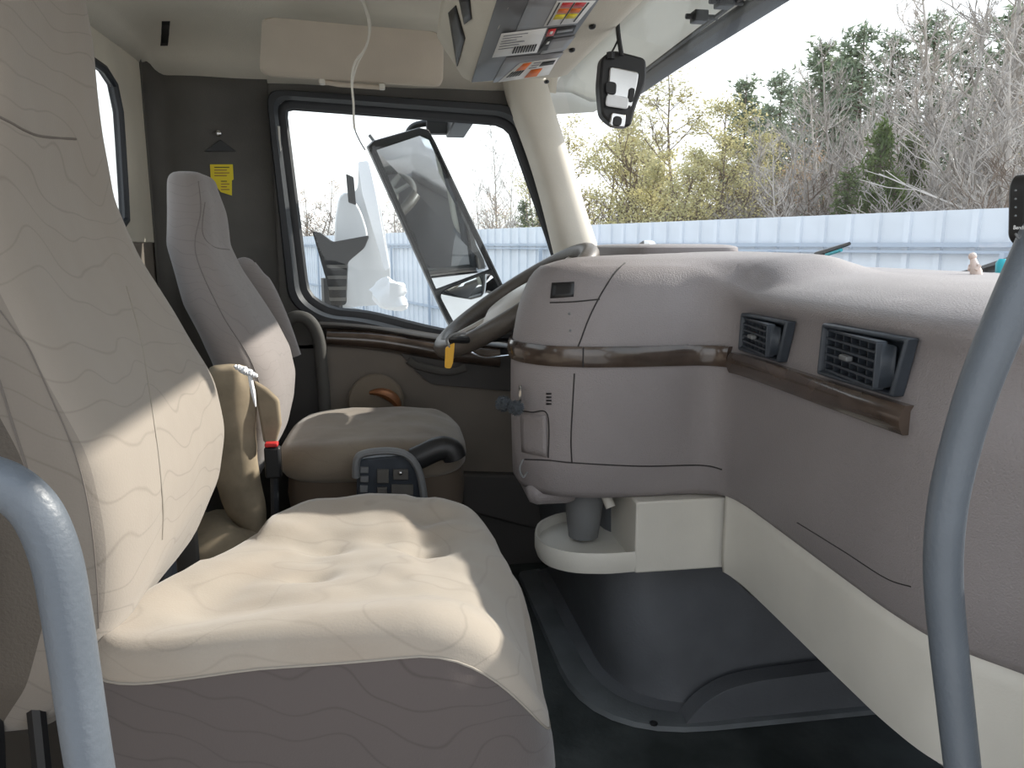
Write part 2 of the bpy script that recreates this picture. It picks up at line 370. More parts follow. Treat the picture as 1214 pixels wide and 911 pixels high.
# upper ledge
def prof_band(name, m, top, bot, y0, bulge, parent, n=8, label=None):
    a = cr([at(*p, y=y0) for p in top], n); b = cr([at(*p, y=y0) for p in bot], n); rings = []
    k = min(len(a), len(b))
    for i in range(k):
        rr = []
        for j in range(7):
            s = j/6; rr.append(a[i].lerp(b[i], s)+V((0, -bulge*math.sin(PI*s)**.6, 0)))
        rings.append(rr+[b[i]+V((0, .02, 0)), a[i]+V((0, .02, 0))])
    g = G(); g.loft(rings, True, True); return build(g, name, m, parent, label=label)
prof_band('window_ledge', 'door_dk', [(368, 376), (440, 383), (530, 398), (690, 418)], [(374, 390), (440, 393), (530, 407), (690, 424)], YL-.005, .035, door)
prof_band('wood_trim', 'wood', [(388, 390), (450, 393), (520, 404), (592, 412)], [(388, 411), (450, 416), (520, 428), (592, 437)], YL-.03, .028, door, label='glossy dark wood trim strip under the window')
g = G(); pp = [at(*p, y=YL-.01) for p in [(376, 400), (480, 420), (505, 452), (640, 462), (650, 560), (500, 560), (392, 500)]]
g.prism(rounded(pp, .03), (0, -.018, 0)); build(g, 'lower_panel', 'door', door, bevel=.006)
g = G(); pp = [at(*p, y=YL-.005) for p in [(470, 412), (640, 425), (650, 466), (510, 454), (490, 436)]]
g.prism(rounded(pp, .02), (0, -.03, 0)); build(g, 'armrest_pocket', 'door_dk', door, bevel=.008)
g = G(); g.tube(cr([at(*p, y=YL-.05) for p in [(484, 427), (496, 434), (530, 441), (552, 436)]], 6), .009, 8, flat=1.3); build(g, 'pull_handle', 'dark', door)
g = G(); g.tube(cr([at(*p, y=YL-.055) for p in [(558, 418), (575, 424), (603, 422)]], 6), .0035, 6); build(g, 'door_latch', 'chrome', door, label='thin bright inner door latch')
g = G(); g.prism([at(*p, y=YL-.005) for p in [(545, 556), (700, 560), (700, 640), (545, 600)]], (0, -.05, 0)); build(g, 'map_pocket', 'door_dk', door, bevel=.01)
# speaker disc and leather cap
g = G(); c = at(446, 476, y=2.13); nrm = V((0, -1, .12)).normalized(); u_ = V((1, 0, 0)); w_ = nrm.cross(u_)
for rr, oo in ((.082, 0), (.084, .008), (.078, .014), (.03, .017)): pass
g.loft([[c+nrm*oo+(u_*math.cos(a)+w_*math.sin(a))*rr for a in [2*PI*k/36 for k in range(36)]] for rr, oo in ((.076, 0), (.078, .008), (.073, .014), (.03, .017))])
sp_ = build(g, 'speaker_disc', 'disc', label='round tan speaker grille on the door behind the driver cushion', cat='speaker')
g = G()
for k in range(14):
    a = PI*(.02+.48*k/13); 
ps = []; rs = []
for k in range(16):
    a = -.1+PI*.62*k/15; ps.append(c+nrm*.022+(u_*math.cos(a)*.062+V((0, 0, 1))*(math.sin(a)*.052-.024))); rs.append(.028*math.sin(PI*(.06+.88*k/15))+.003)
g.tube(ps, rs, 8, flat=.5); build(g, 'leather_strap', 'copper', label='curved copper brown leather strap in front of the round door speaker', cat='strap')

# ceiling ----------------------------------------------------------
XF = .462
def ceil_z(x, y):
    zl = 1.372+.165*math.sqrt(max(0, 1-max(0, (y-1.93)/.275)**2)) if y > 1.93 else 1.537
    zr = 1.425+.112*math.sqrt(max(0, 1-max(0, (-.36-x)/.265)**2)) if x < -.36 else 1.537
    zf = 1.435+.10*math.sqrt(max(0, 1-max(0, (x-.30)/.165)**2)) if x > .30 else 1.537
    k = .02; s = [zl, zr, zf]; return -k*math.log(sum(math.exp(-q/k) for q in s))+.012
g = G(); nx, ny = 60, 64; vs_ = []
for i in range(nx+1):
    for j in range(ny+1):
        x = XR-.005+(XF-XR+.005)*i/nx; y = .24+(YL+.003-.24)*j/ny
        z = ceil_z(x, y)+.006*noise.noise(V((x*5, y*5, 0)))
        vs_.append(V((x, y, z)))
g.add(vs_, [[i*(ny+1)+j, i*(ny+1)+j+1, (i+1)*(ny+1)+j+1, (i+1)*(ny+1)+j] for i in range(nx) for j in range(ny)])
ceiling_g = g; build(g, 'ceiling', 'liner', kind='structure', solid=.012, angle=60)
g = G(); g.box((-.08, 1.23, 1.68), (1.14, 2.02, .05)); build(g, 'roof_skin', 'paint', bevel=.02, kind='structure')
ct = bvh(ceiling_g)
# header over the windshield and right-hand door frame round the opening we look through
g = G(); g.box((.476, 1.22, 1.585), (.026, 1.86, .24)); build(g, 'trim_2', 'liner', bevel=.004, kind='structure')
g = G()
g.box((-.56, .25, .78), (.18, .05, 1.85)); g.box((.80, .25, .38), (.62, .05, 1.05)); g.box((.46, .25, 1.15), (.06, .05, .62), Matrix.Rotation(math.radians(-18), 3, 'Y')); g.box((-.08, .25, 1.60), (1.14, .05, .22)); g.box((.1, .25, -.25), (1.5, .05, .45))
build(g, 'wall_right', 'creamw', bevel=.006, kind='structure')
g = G(); g.box((1.235, 1.24, .10), (.04, 1.96, 1.5)); build(g, 'wall_front', 'black', bevel=.006, kind='structure')
g = G(); g.box((1.85, 1.24, .22), (1.16, 1.9, 1.28)); build(g, 'engine_hood', 'paint', bevel=.06, bseg=4, label='white engine hood just below the view in front of the windshield', cat='hood')
g = G(); g.box((1.85, 1.24, -.85), (1.0, 1.7, .98)); g.box((.2, 1.24, -.7), (1.6, 1.5, 1.28)); build(g, 'trim_7', 'black', bevel=.03, kind='structure')
# dark gap line between rear panel and headliner
q = [V((XR+.004, y, ceil_z(XR, y)-.004)) for y in [.3+k*.1 for k in range(19)]]
g = G(); g.tube(q, .004, 6); build(g, 'trim_5', 'black', kind='structure')
# ceiling seam and clip
t = patch(ct, [(191, 22), (201, 22), (199, 52), (190, 52)], 'ceiling_clip', 'black', None, off=.004, th=.006)
tag(t, 'small black clip on the cream headliner above the rear corner', 'clip')
seamo = seam(ct, [(150, 0), (178, 18), (192, 24)], .002, 'trim_6', 'seam', None)
if seamo: seamo['kind'] = 'structure'

# A pillar -----------------------------------------------------------
rings = []
for (l, r_, yl, yr) in [((588, 75), (638, 40), 2.17, 2.10), ((604, 132), (652, 104), 2.17, 2.10), ((624, 180), (672, 165), 2.17, 2.11), ((642, 240), (692, 232), 2.17, 2.12), ((656, 300), (716, 306), 2.17, 2.13), ((668, 350), (735, 360), 2.17, 2.13)]:
    a = at(*l, y=yl); b = at(*r_, y=yr); z = (a.z+b.z)/2
    b = b+V((.0, .02, 0)); mid = a.lerp(b, .36)+V((-.012, -.045, 0))
    rings.append([a, a.lerp(mid, .5)+V((-.004, -.008, 0)), mid, mid.lerp(b, .5)+V((.004, -.010, 0)), b, b+V((.02, .06, 0)), a+V((0, .04, 0))])
g = G(); g.loft(rings); pillar = build(g, 'trim_1', 'pillar', kind='structure', sub=2)
# right front pillar stub beyond the frame is out of view: not built

# windshield glass : curved sheet
g = G(); n1, n2 = 12, 24; vs_ = []
for i in range(n1+1):
    for j in range(n2+1):
        t = i/n1; s = -1+2*j/n2; y = 1.24+.93*s
        xt = .50-.03*s*s; xb = .62+.50*(1-s*s)**.5 if abs(s) < 1 else .62
        x = xt+(xb-xt)*t; vs_.append(V((x, y, 1.44+(.90-1.44)*t)))
g.add(vs_, [[i*(n2+1)+j, i*(n2+1)+j+1, (i+1)*(n2+1)+j+1, (i+1)*(n2+1)+j] for i in range(n1) for j in range(n2)])
build(g, 'window_3', 'glass', kind='structure')

# ------------------------------------------------------------------ exterior sun visor above the windshield
vis = empty('exterior_sun_visor', (.62, 1.3, 1.43), 'pale fibreglass exterior sun visor with a black front edge above the windshield', 'sun visor')
g = G(); rings = []
for k in range(30):
    y = .35+2.05*k/29+.0; e = smooth01((y-2.12)/.3)
    xb = .485; xf = .72-.04*e; zb = 1.462-.02*e; zf = 1.458-.03*e
    rings.append([V((xb, y, zb)), V((xb+(xf-xb)*.33, y, zb+.02-.02*e)), V((xb+(xf-xb)*.66, y, zf+.018-.03*e)), V((xf, y, zf-.006))])
g.loft(rings, False); 
yend = rings[-1][0].y
pe = [at(*p, y=2.42) for p in [(636, 84), (650, 136), (704, 133), (772, 94), (700, 80)]]
build(g, 'visor_panel', 'fibre', vis, solid=.005)
g = G(); g.add(pe, [[0, 1, 2, 3, 4]]); build(g, 'visor_end', 'fibre', vis, solid=.005, smooth=False)
fr_ = []
g = G()
for k in range(24):
    y = .35+2.0*k/23; e = smooth01((y-2.0)/.5); x0 = .700-.02*e; z0 = 1.452-.02*e
    fr_.append([V((x0, y, z0+.012)), V((x0+.07, y, z0+.014)), V((x0+.075, y, z0-.004)), V((x0+.05, y, z0-.016)), V((x0+.012, y, z0-.014)), V((x0, y, z0-.004))])
g.loft(fr_); build(g, 'visor_edge', 'black', vis, bevel=.003)
g = G(); g.tube([V((.665, .5, 1.448)), V((.672, 1.4, 1.448)), V((.680, 2.15, 1.440))], .005, 6); build(g, 'inner_rod', 'black', vis)
for (uu, vv) in ((829, 20), (858, 2)):
    g = G(); p = at(uu, vv, z=1.445); g.box(p, (.03, .03, .022)); g.tube([p+V((-.03, 0, 0)), p+V((.04, 0, 0))], .006, 8); build(g, 'mount_bracket', 'black', vis, bevel=.003)

# ------------------------------------------------------------------ overhead console
oc = empty('overhead_console', (.25, 1.2, 1.31), 'cream overhead console with grey underside panel covered in labels', 'console')
sec = [(.150, 1.322), (.170, 1.312), (.352, 1.328), (.372, 1.334), (.43, 1.39), (.455, 1.44), (.30, 1.52), (.115, 1.50), (.098, 1.40), (.112, 1.378)]
ys = [.34, .6, .9, 1.2, 1.5, 1.66, 1.70, 1.715]
g = G(); rings = []
for y in ys:
    k = max(0, (y-1.66)/.055); cx_, cz_ = .28, 1.45
    rings.append([V((cx_+(x-cx_)*(1-.12*k*k), y, cz_+(z-cz_)*(1-.22*k*k))) for x, z in sec])
g.loft(rings); oc_g = g; build(g, 'console_body', 'liner', oc, bevel=.004)
ot = bvh(g)
patch(ot, [(592, -8), (712, -8), (648, 86), (560, 95)], 'underside_panel', 'greypanel', oc, .003, 4, label='grey underside panel', th=.004)
patch(ot, [(628, -8), (708, -8), (672, 35), (610, 35)], 'light_film', 'greypanel2', oc, .0062, 4, th=.001)
patch(ot, [(600, 64), (668, 58), (648, 84), (584, 94)], 'light_film', 'greypanel2', oc, .0062, 4, th=.001)
patch(ot, [(652, 42), (682, 38), (670, 54), (640, 60)], 'light_film', 'greypanel2', oc, .0062, 4, th=.001)
def label_obj(name, quad, label, m='white', off=.0075):
    o = patch(ot, quad, name, m, None, off, 3, th=.0005)
    if o: tag(o, label, 'sticker')
    return o
def marks(host, name, m, quads, off=.0085):
    for q in quads: patch(ot, q, name, m, host, off, 1, th=.0003)
def sub(quad, a, b, c, d):                     # sub-quad in uv of a pixel quad
    def P(s, t):
        A, B, C_, D_ = [V((p[0], p[1], 0)) for p in quad]; r = A.lerp(B, s).lerp(D_.lerp(C_, s), t); return (r.x, r.y)
    return [P(a, b), P(c, b), P(c, d), P(a, d)]
Q = [(594, 34), (648, 27), (636, 57), (583, 63)]; o = label_obj('sticker', Q, 'white printed sheet with a black barcode on the overhead console panel'); WLOC[o.name] = o.location
marks(o, 'printed_line', 'inkgrey', [sub(Q, .06, .08+.11*k, .60-.1*(k % 3), .11+.11*k) for k in range(6)])
marks(o, 'barcode_bar', 'ink', [sub(Q, .42+.058*k, .62, .42+.058*k+.036, .9) for k in range(9)])
Q = [(616, 70), (662, 63), (650, 84), (590, 93)]; o = label_obj('sticker', Q, 'white and orange warning label at the far end of the overhead panel'); WLOC[o.name] = o.location
marks(o, 'orange_block', 'orange', [sub(Q, .1, .02, .32, .42), sub(Q, .5, .5, .75, .95)]); marks(o, 'black_print', 'ink', [sub(Q, .05+.06*k, .45, .09+.06*k, .75) for k in range(5)]+[sub(Q, .62, .1, .95, .35)])
marks(o, 'printed_line', 'inkgrey', [sub(Q, .4, .08+.14*k, .58, .13+.14*k) for k in range(3)])
Q = [(660, -6), (706, -6), (684, 21), (644, 25)]; o = label_obj('sticker', Q, 'red orange and yellow warning table label on the overhead console'); WLOC[o.name] = o.location
for k, mm in enumerate(['red', 'orange', 'yellow']):
    marks(o, 'colour_band', mm, [sub(Q, .16, .05+.24*k, .44, .25+.24*k), sub(Q, .5, .05+.24*k, .78, .25+.24*k)])
marks(o, 'black_print', 'ink', [sub(Q, .06, .05, .10, .95), sub(Q, .455, .05, .485, .95), sub(Q, .82, .05, .86, .9)])
Q = [(650, 28), (683, 24), (679, 33), (646, 38)]; o = label_obj('sticker', Q, 'dark label with a small red square beside the white barcode sheet', 'ink'); WLOC[o.name] = o.location
marks(o, 'red_square', 'red', [sub(Q, 0, 0, .28, .9)]); marks(o, 'white_mark', 'white', [sub(Q, .09, .25, .19, .6)], .0092); marks(o, 'grey_print', 'greypanel2', [sub(Q, .36, .3, .92, .62)])
Q = [(650, 38), (656, 37), (648, 54), (638, 56)]; o = label_obj('sticker', Q, 'small black diagram print between the labels on the console', 'ink'); WLOC[o.name] = o.location
marks(o, 'white_mark', 'white', [sub(Q, .3, .3, .7, .5)])
# rear face openings
for qd in ([(533, 14), (541, 6), (552, 45), (543, 78)], [(545, -6), (557, -6), (560, 22), (552, 28)]):
    patch(ot, qd, 'storage_opening', 'black', oc, .002, 4, label='dark opening in the rear face of the console', th=.003)
for (uu, vv) in ((702, 30), (678, 58), (648, 97)):
    h = hit(ot, uu, vv, .002) or at(uu, vv, y=1.7)
    g = G(); g.ball(h, (.006, .01, .004), 8, 5); build(g, 'screw_hole', 'black', oc)

# ------------------------------------------------------------------ driver sun visor
sv = empty('sun_visor', at(415, 95, y=2.03), 'beige padded sun visor folded against the headliner over the side window', 'sun visor')
cs = [(311, 24), (322, 21), (420, 30), (516, 38), (526, 46), (525, 96), (520, 103), (420, 97), (318, 90), (308, 84)]
def vy(v): return 1.90+.10*(v-20)/85
pp = [at(u, v, y=vy(v)) for u, v in cs]
g = G(); c = sum(pp, V())/len(pp); big = rounded(pp, .008, 3)
def offr(k, yy): return [c+(p-c)*(1-k)+V((0, yy, 0)) for p in big]
g.loft([offr(.03, .012), offr(0, .006), offr(0, -.004), offr(.03, -.010), offr(.3, -.012)]); build(g, 'visor_pad', 'visor', sv)
q = [at(u, v, y=1.995) for u, v in [(378, 96), (400, 100), (455, 104)]]
g = G(); g.tube(q, .006, 8); build(g, 'pivot_rod', 'visor', sv)
for uu, vv in ((382, 97), (453, 103)):
    g = G(); g.box(at(uu, vv, y=1.99), (.014, .018, .014)); build(g, 'visor_clip', 'cream', sv, bevel=.003)

# hanging wire
wr = cr([at(*p, y=1.62) for p in [(426, -12), (432, 5), (439, 28), (434, 55), (421, 74), (417, 95), (419, 122), (420, 150), (426, 166), (433, 178)]], 6)
wr2 = cr([at(*p, y=1.63) for p in [(424, -12), (436, 22), (436, 50), (423, 78), (418, 98), (418, 116)]], 6)
we = empty('hanging_wire', wr[-1], 'thin cream wire hanging from the ceiling in front of the side window', 'wire')
g = G(); g.tube(wr[:44], .0022, 6); g.tube(wr2, .0018, 6); build(g, 'cream_sleeve', 'cream', we)
g = G(); g.tube(wr[42:], .0013, 6); build(g, 'bare_end', 'grey', we, label='thin dark bare wire end')

# yellow sticker on pillar
st = empty('yellow_sticker', at(263, 232, y=YL-.02), 'yellow caution sticker with fine print on the charcoal pillar beside driver headrest', 'sticker')
pt = [(249, 195), (276, 195), (277, 213), (275, 214), (275, 232), (262, 228), (250, 213)]
g = G(); g.prism([at(*p, y=YL-.010) for p in pt], (0, -.001, 0)); build(g, 'sticker_sheet', 'yellow', st, smooth=False)
for k in range(9):
    v = 198+k*3.3; 
    if k == 4: continue
    g = G(); x1 = 272-3*(k % 2); g.prism([at(*p, y=YL-.0125) for p in [(254 if k < 5 else 262, v), (x1, v), (x1, v+1), (254 if k < 5 else 262, v+1)]], (0, -.0003, 0)); build(g, 'printed_line', 'ink' if k in (0, 5) else 'copper', st, smooth=False)

# ------------------------------------------------------------------ seats
def back_rings(tab, yc, conc, n=64, zs=None, lean=0, e=3.6):
    rings = []
    for z in zs:
        xf, hw, th = interp(tab, z); r = []
        for k in range(n):
            a = 2*PI*k/n; c, s = math.cos(a), math.sin(a)
            px = math.copysign(abs(c)**(2/e), c); ps = math.copysign(abs(s)**(2/e), s)
            y = yc+hw*px; x = xf-th/2+th/2*ps
            if s > 0: x -= conc*(1-px*px)*s
            x += .004*noise.noise(V((x*9, y*9, z*9)))
            r.append(V((x, y, z)))
        rings.append(r)
    return rings
def cap_rings(rings, top=True, h=.02, steps=4):
    base = rings[-1] if top else rings[0]; c = sum(base, V())/len(base); out = []
    for k in range(1, steps+1):
        t = k/steps; s = math.sqrt(max(0, 1-t*t)) if k < steps else .08
        out.append([c+(p-c)*s+V((0, 0, (h if top else -h)*math.sin(t*PI/2))) for p in base])
    return rings+out if top else out[::-1]+rings
# --- passenger seat
ps = empty('passenger_seat', (-.07, .95, .0), 'large beige patterned passenger seat in the foreground with wavy lines fabric', 'seat')
tabP = [(.50, -.345, .20, .12), (.56, -.290, .235, .14), (.64, -.252, .252, .155), (.71, -.240, .258, .16), (.79, -.250, .256, .16), (.88, -.292, .245, .155), (.96, -.330, .225, .15), (1.04, -.350, .195, .145), (1.12, -.347, .165, .14), (1.22, -.345, .158, .14), (1.32, -.352, .15, .13), (1.38, -.372, .14, .11)]
zs = [.50+.02*k for k in range(45)]
rp_ = back_rings([(a, b, c-.020, d) for a, b, c, d in tabP], .944, .016, zs=zs, e=4.2)
rp_ = cap_rings(cap_rings(rp_, True, .03), False, .03)
g = G(); g.loft(rp_); gb = g
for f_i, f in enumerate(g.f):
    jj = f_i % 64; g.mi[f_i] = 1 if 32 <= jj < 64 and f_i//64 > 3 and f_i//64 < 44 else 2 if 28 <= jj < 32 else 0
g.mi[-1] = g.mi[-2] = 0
build(gb, 'backrest', ['fab', 'fab_dark', 'fab_flank_shade'], ps, sub=1)
bt = bvh(gb)
def supercushion(cx, cy, cz, a, b, hz, e1, e2, nu=72, nv=28, mod=None, split=None):
    rings = []
    def pw(x, e): return math.copysign(abs(x)**e, x)
    for i in range(nv+1):
        th = -PI/2+PI*i/nv; th = max(-PI/2+.03, min(PI/2-.03, th)); r = []
        for j in range(nu):
            ph = 2*PI*j/nu
            p = V((cx+a*pw(math.cos(th), e1)*pw(math.cos(ph), e2), cy+b*pw(math.cos(th), e1)*pw(math.sin(ph), e2), cz+hz*pw(math.sin(th), e1)))
            if mod: p = mod(p)
            r.append(p)
        rings.append(r)
    return rings
outl = [(-.29, .715), (-.20, .690), (-.07, .682), (.05, .688), (.124, .715), (.160, .77), (.174, .86), (.178, .97), (.168, 1.08), (.150, 1.175), (.115, 1.222), (.03, 1.240), (-.09, 1.238), (-.18, 1.215), (-.225, 1.14), (-.25, 1.04), (-.285, .92), (-.31, .80)]
out_ = cr([V((a, b, 0)) for a, b in outl], 6, True); NO = len(out_); cen = V((-.06, .95, 0))
def onor(i):
    t = out_[(i+1) % NO]-out_[i-1]; return V((t.y, -t.x, 0)).normalized()
def zseam(x, y): return .587-.014*smooth01((-.12-x)/.15)-.175*(max(0, x)/.17)**2.2*(1-.5*smooth01((y-.85)/.2))-.052*smooth01((y-.80)/.4)
def ztop(x, y, d):
    z = zseam(x, y)+.026+.010*smooth01((x-.02)/.1)+.009*smooth01((.80-y)/.08)
    z -= .022*smooth01((d-.03)/.12)
    z += .014*smooth01((y-1.06)/.05)*smooth01((x+.215)/.02)
    for bx, by in ((.055, 1.15), (.035, 1.02), (-.10, 1.03), (-.11, .90)): z -= .013*math.exp(-((x-bx)**2*.6+(y-by)**2)/.0006)
    z -= .006*math.exp(-((x-.03)**2)/.0004)*smooth01((y-.85)/.1)
    return z+.006*noise.noise(V((x*9, y*9, 1)))+.003*noise.noise(V((x*25, y*25, 4)))
g = G(); rings = []
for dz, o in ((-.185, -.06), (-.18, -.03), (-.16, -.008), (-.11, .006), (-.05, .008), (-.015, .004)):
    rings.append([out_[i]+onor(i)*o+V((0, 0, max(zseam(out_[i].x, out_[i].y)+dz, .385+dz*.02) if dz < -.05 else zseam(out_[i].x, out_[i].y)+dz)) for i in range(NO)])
nlow = len(rings)
rings.append([out_[i]+V((0, 0, zseam(out_[i].x, out_[i].y))) for i in range(NO)])
for o, h in ((.001, .010), (.004, .018), (.012, .0245)):
    rings.append([out_[i]-onor(i)*o+V((0, 0, zseam(out_[i].x, out_[i].y)+h*(1+.36*smooth01((.80-out_[i].y)/.08))+(.010*smooth01((out_[i].x-.02)/.1)*h/.026))) for i in range(NO)])
for k in range(1, 24):
    s_ = 1-.96*k/23; rr_ = []
    for i in range(NO):
        e = out_[i]-onor(i)*.012; p = cen+(e-cen)*s_; d = (e-p).length+.012; rr_.append(V((p.x, p.y, ztop(p.x, p.y, d))))
    rings.append(rr_)
g.loft(rings); gc = g
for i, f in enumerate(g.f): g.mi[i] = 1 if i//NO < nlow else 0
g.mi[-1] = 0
build(gc, 'cushion', ['fab_top', 'fab_side_shade'], ps, angle=180)
q = [p.copy() for p in rings[nlow]]; g = G(); g.tube([p+onor(i)*.0004 for i, p in enumerate(q)], .0013, 6, closed=True); build(g, 'piping', 'piping', ps)
cu = bvh(gc)
seam(bt, [(-2, 138), (14, 146), (30, 155), (50, 162), (90, 165)], .0014, 'headrest_crease', 'seam', ps)
seam(bt, [(0, 368), (20, 395), (34, 412), (60, 470), (80, 515), (96, 560), (108, 620), (115, 690), (117, 745)], .0007, 'front_seam', 'seam', ps)
seam(bt, [(-2, 448), (14, 500), (30, 550), (46, 602)], .0012, 'side_seam', 'seam', ps)
seam(bt, [(150, 340), (166, 400), (178, 470), (188, 540), (193, 600), (192, 640)], .0012, 'panel_seam', 'piping', ps)
# seat base and recliner
g = G(); g.box((-.07, .95, .36), (.44, .42, .05)); g.box((-.07, .95, .15), (.36, .34, .30)); build(g, 'pedestal', 'dark', ps, bevel=.02)
g = G(); g.tube([V((-.43, .76, .28)), V((-.41, .76, .54))], .011, 8); g.tube([V((-.375, .76, .28)), V((-.37, .76, .53))], .009, 8); build(g, 'recliner_bracket', 'black', ps)
g = G(); g.tube([V((-.36, 1.16, .30)), V((-.355, 1.16, .60))], .014, 8); build(g, 'recliner_bracket', 'bar', ps)
g = G(); p = at(222, 650, y=1.24); g.box(p, (.035, .012, .11)); build(g, 'recliner_cover', 'dark', ps, bevel=.004)
# --- driver seat
dsx = empty('driver_seat', (-.15, 1.74, 0), 'grey beige driver seat with lit lower backrest behind the steering wheel', 'seat')
tabD = [(.50, -.29, .16, .09), (.55, -.252, .185, .12), (.62, -.232, .195, .14), (.68, -.226, .20, .15), (.74, -.235, .20, .15), (.80, -.262, .195, .145), (.86, -.297, .18, .14), (.92, -.330, .16, .12), (.98, -.355, .145, .11), (1.05, -.358, .135, .10), (1.10, -.372, .115, .085)]
zs = [.50+.015*k for k in range(41)]
rd = back_rings(tabD, 1.745, .012, zs=zs, e=2.5)
rd = cap_rings(cap_rings(rd, True, .03), False, .03)
g = G(); g.loft(rd); build(g, 'backrest', 'fab_drv', dsx, sub=1); dt = bvh(g)
seam(dt, [(243, 240), (240, 275), (252, 292), (272, 296)], .0012, 'headrest_crease', 'seam2', dsx)
seam(dt, [(235, 215), (238, 250), (232, 300), (262, 370), (296, 425), (312, 470)], .0012, 'front_seam', 'seam2', dsx)
def modD(p):
    top = smooth01((p.z-.52)/.05); z = p.z+.006*noise.noise(V((p.x*14, p.y*14, 3)))*top
    if p.x > 0: z -= .4*p.x**2*top
    z += .012*top*smooth01((abs(p.y-1.75)-.1)/.1)
    return V((p.x, p.y, z))
g = G(); g.loft(supercushion(-.055, 1.745, .525, .205, .215, .048, .6, .5, 56, 18, modD)); build(g, 'cushion', 'fab_drv_tan', dsx); dc = bvh(g)
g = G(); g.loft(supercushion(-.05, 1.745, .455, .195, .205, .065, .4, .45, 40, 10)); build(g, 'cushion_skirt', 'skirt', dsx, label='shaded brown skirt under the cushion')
g = G(); g.box((-.06, 1.745, .2), (.32, .32, .40)); build(g, 'pedestal', 'dark', dsx, bevel=.03)
# far folded armrest
g = G(); q = [at(*p, y=1.99) for p in [(290, 320), (308, 345), (326, 385), (340, 425)]]
g.tube(cr(q, 5), [.030]*4+[.034]*12, 12, flat=1.1); g.ball(q[0], .031); build(g, 'far_armrest', 'fab_drv', dsx)
# near armrest with cloth cover
aa = empty('armrest_cover', at(290, 630, y=1.50), 'tan cloth cover tied over the folded near armrest of driver seat', 'armrest')
pts = [(270, 442), (273, 470), (275, 520), (282, 570), (292, 605), (300, 625)]
wd = [.036, .046, .045, .042, .038, .024]
q = cr([at(*p, y=1.50) for p in pts], 6); rr = cr([V((k, 0, 0)) for k in wd], 6)
g = G(); rings = []
for i, p in enumerate(q):
    r0 = rr[i].x; ring = []
    for k in range(32):
        a = 2*PI*k/32; wob = 1+.06*math.sin(5*a+i*.3)*max(0, 1-i/14)+.05*noise.noise(V((math.cos(a)*2, math.sin(a)*2, i*.3)))
        ring.append(p+V((math.cos(a)*r0*wob, math.sin(a)*r0*.8*wob, 0)))
    rings.append(ring)
rings = cap_rings(rings[::-1], True, .015); rings = cap_rings(rings, False, .018)
g.loft(rings); build(g, 'cloth_sleeve', 'cloth', aa)
g = G(); ringf = [at(*p, y=1.49) for p in [(300, 452), (316, 462), (330, 475), (333, 505), (326, 528), (312, 526), (306, 490)]]
g.prism(ringf, (0, .02, 0)); build(g, 'cloth_fold', 'cloth', aa, bevel=.006, bseg=3)
g = G(); rg = []
for k in range(10): rg.append(at(278+3*k, 434+1.4*k+(.7 if k % 2 else -.7), y=1.45))
g.tube(cr(rg, 4), [.004+.006*math.sin(PI*k/36)+.0012*math.sin(k*2.1) for k in range(37)], 8, flat=.7); g.tube([at(296, 445, y=1.45), at(300, 465, y=1.45), at(303, 482, y=1.455)], [.008, .009, .003], 6, flat=.5)
tie = build(g, 'white_tie', 'bright', aa, label='crumpled white rag tied at the top of the cover')
# buckle
bk = empty('seat_belt_buckle', at(325, 605, y=1.47), 'black seat belt buckle with red button on a stalk between the seats', 'buckle')
g = G(); g.box(at(324, 548, y=1.47), (.030, .022, .062)); build(g, 'buckle_body', 'black', bk, bevel=.004)
g = G(); g.box(at(322, 527, y=1.466), (.024, .018, .008)); build(g, 'release_button', 'red', bk, bevel=.002)
g = G(); g.tube([at(325, 565, y=1.475), at(326, 605, y=1.475), at(325, 660, y=1.475)], .008, 8); build(g, 'stalk', 'rubber', bk)
# seat control box
cb = empty('seat_control_box', at(462, 592, y=1.46), 'dark seat control box with switches framed by a grey arch', 'control box')
g = G(); bx = [at(*p, y=1.47) for p in [(424, 545), (480, 540), (500, 560), (502, 596), (422, 596)]]; g.prism(bx, (0, .05, 0)); build(g, 'box_body', 'vent', cb, bevel=.004)
g = G(); g.tube(cr([at(*p, y=1.455) for p in [(422, 566), (423, 546), (432, 538), (462, 535), (484, 541), (497, 560), (503, 592)]], 6), .010, 10, flat=.75); build(g, 'arch_trim', 'grey', cb)
for (a, b, c_, d) in [(427, 553, 437, 560), (427, 564, 437, 571), (427, 575, 436, 583), (447, 556, 461, 572), (466, 556, 484, 568), (464, 574, 490, 586), (447, 577, 459, 586)]:
    g = G(); g.prism([at(*p, y=1.468) for p in [(a, b), (c_, b), (c_, d), (a, d)]], (0, -.008, 0)); build(g, 'switch', 'dark' if a > 440 else 'grey', cb, bevel=.0015)
g = G(); g.ball(at(475, 561, y=1.458), .0045); build(g, 'knob', 'chrome', cb)
g = G(); q = [at(*p, y=1.50) for p in [(480, 550), (500, 541), (520, 532), (534, 533), (540, 545)]]; g.tube(cr(q, 5), [.014]*3+[.025]*10+[.024]*7+[.016], 12); build(g, 'black_armrest_stub', 'black', None, label='short black armrest end beside the seat control box', cat='armrest')
bpy.data.objects['black_armrest_stub'].name = 'armrest_stub'
# cab grab handle (dark loop beside door)
g = G(); g.tube(cr([at(*p, y=2.13) for p in [(338, 384), (350, 376), (366, 380), (377, 400), (382, 440), (386, 500)]], 8), .017, 12); g.tube([at(338, 384, y=2.13), at(338, 384, y=2.19)], .017, 10)
build(g, 'grab_rail', 'dark', label='dark looped grab handle beside the driver door', cat='grab handle')
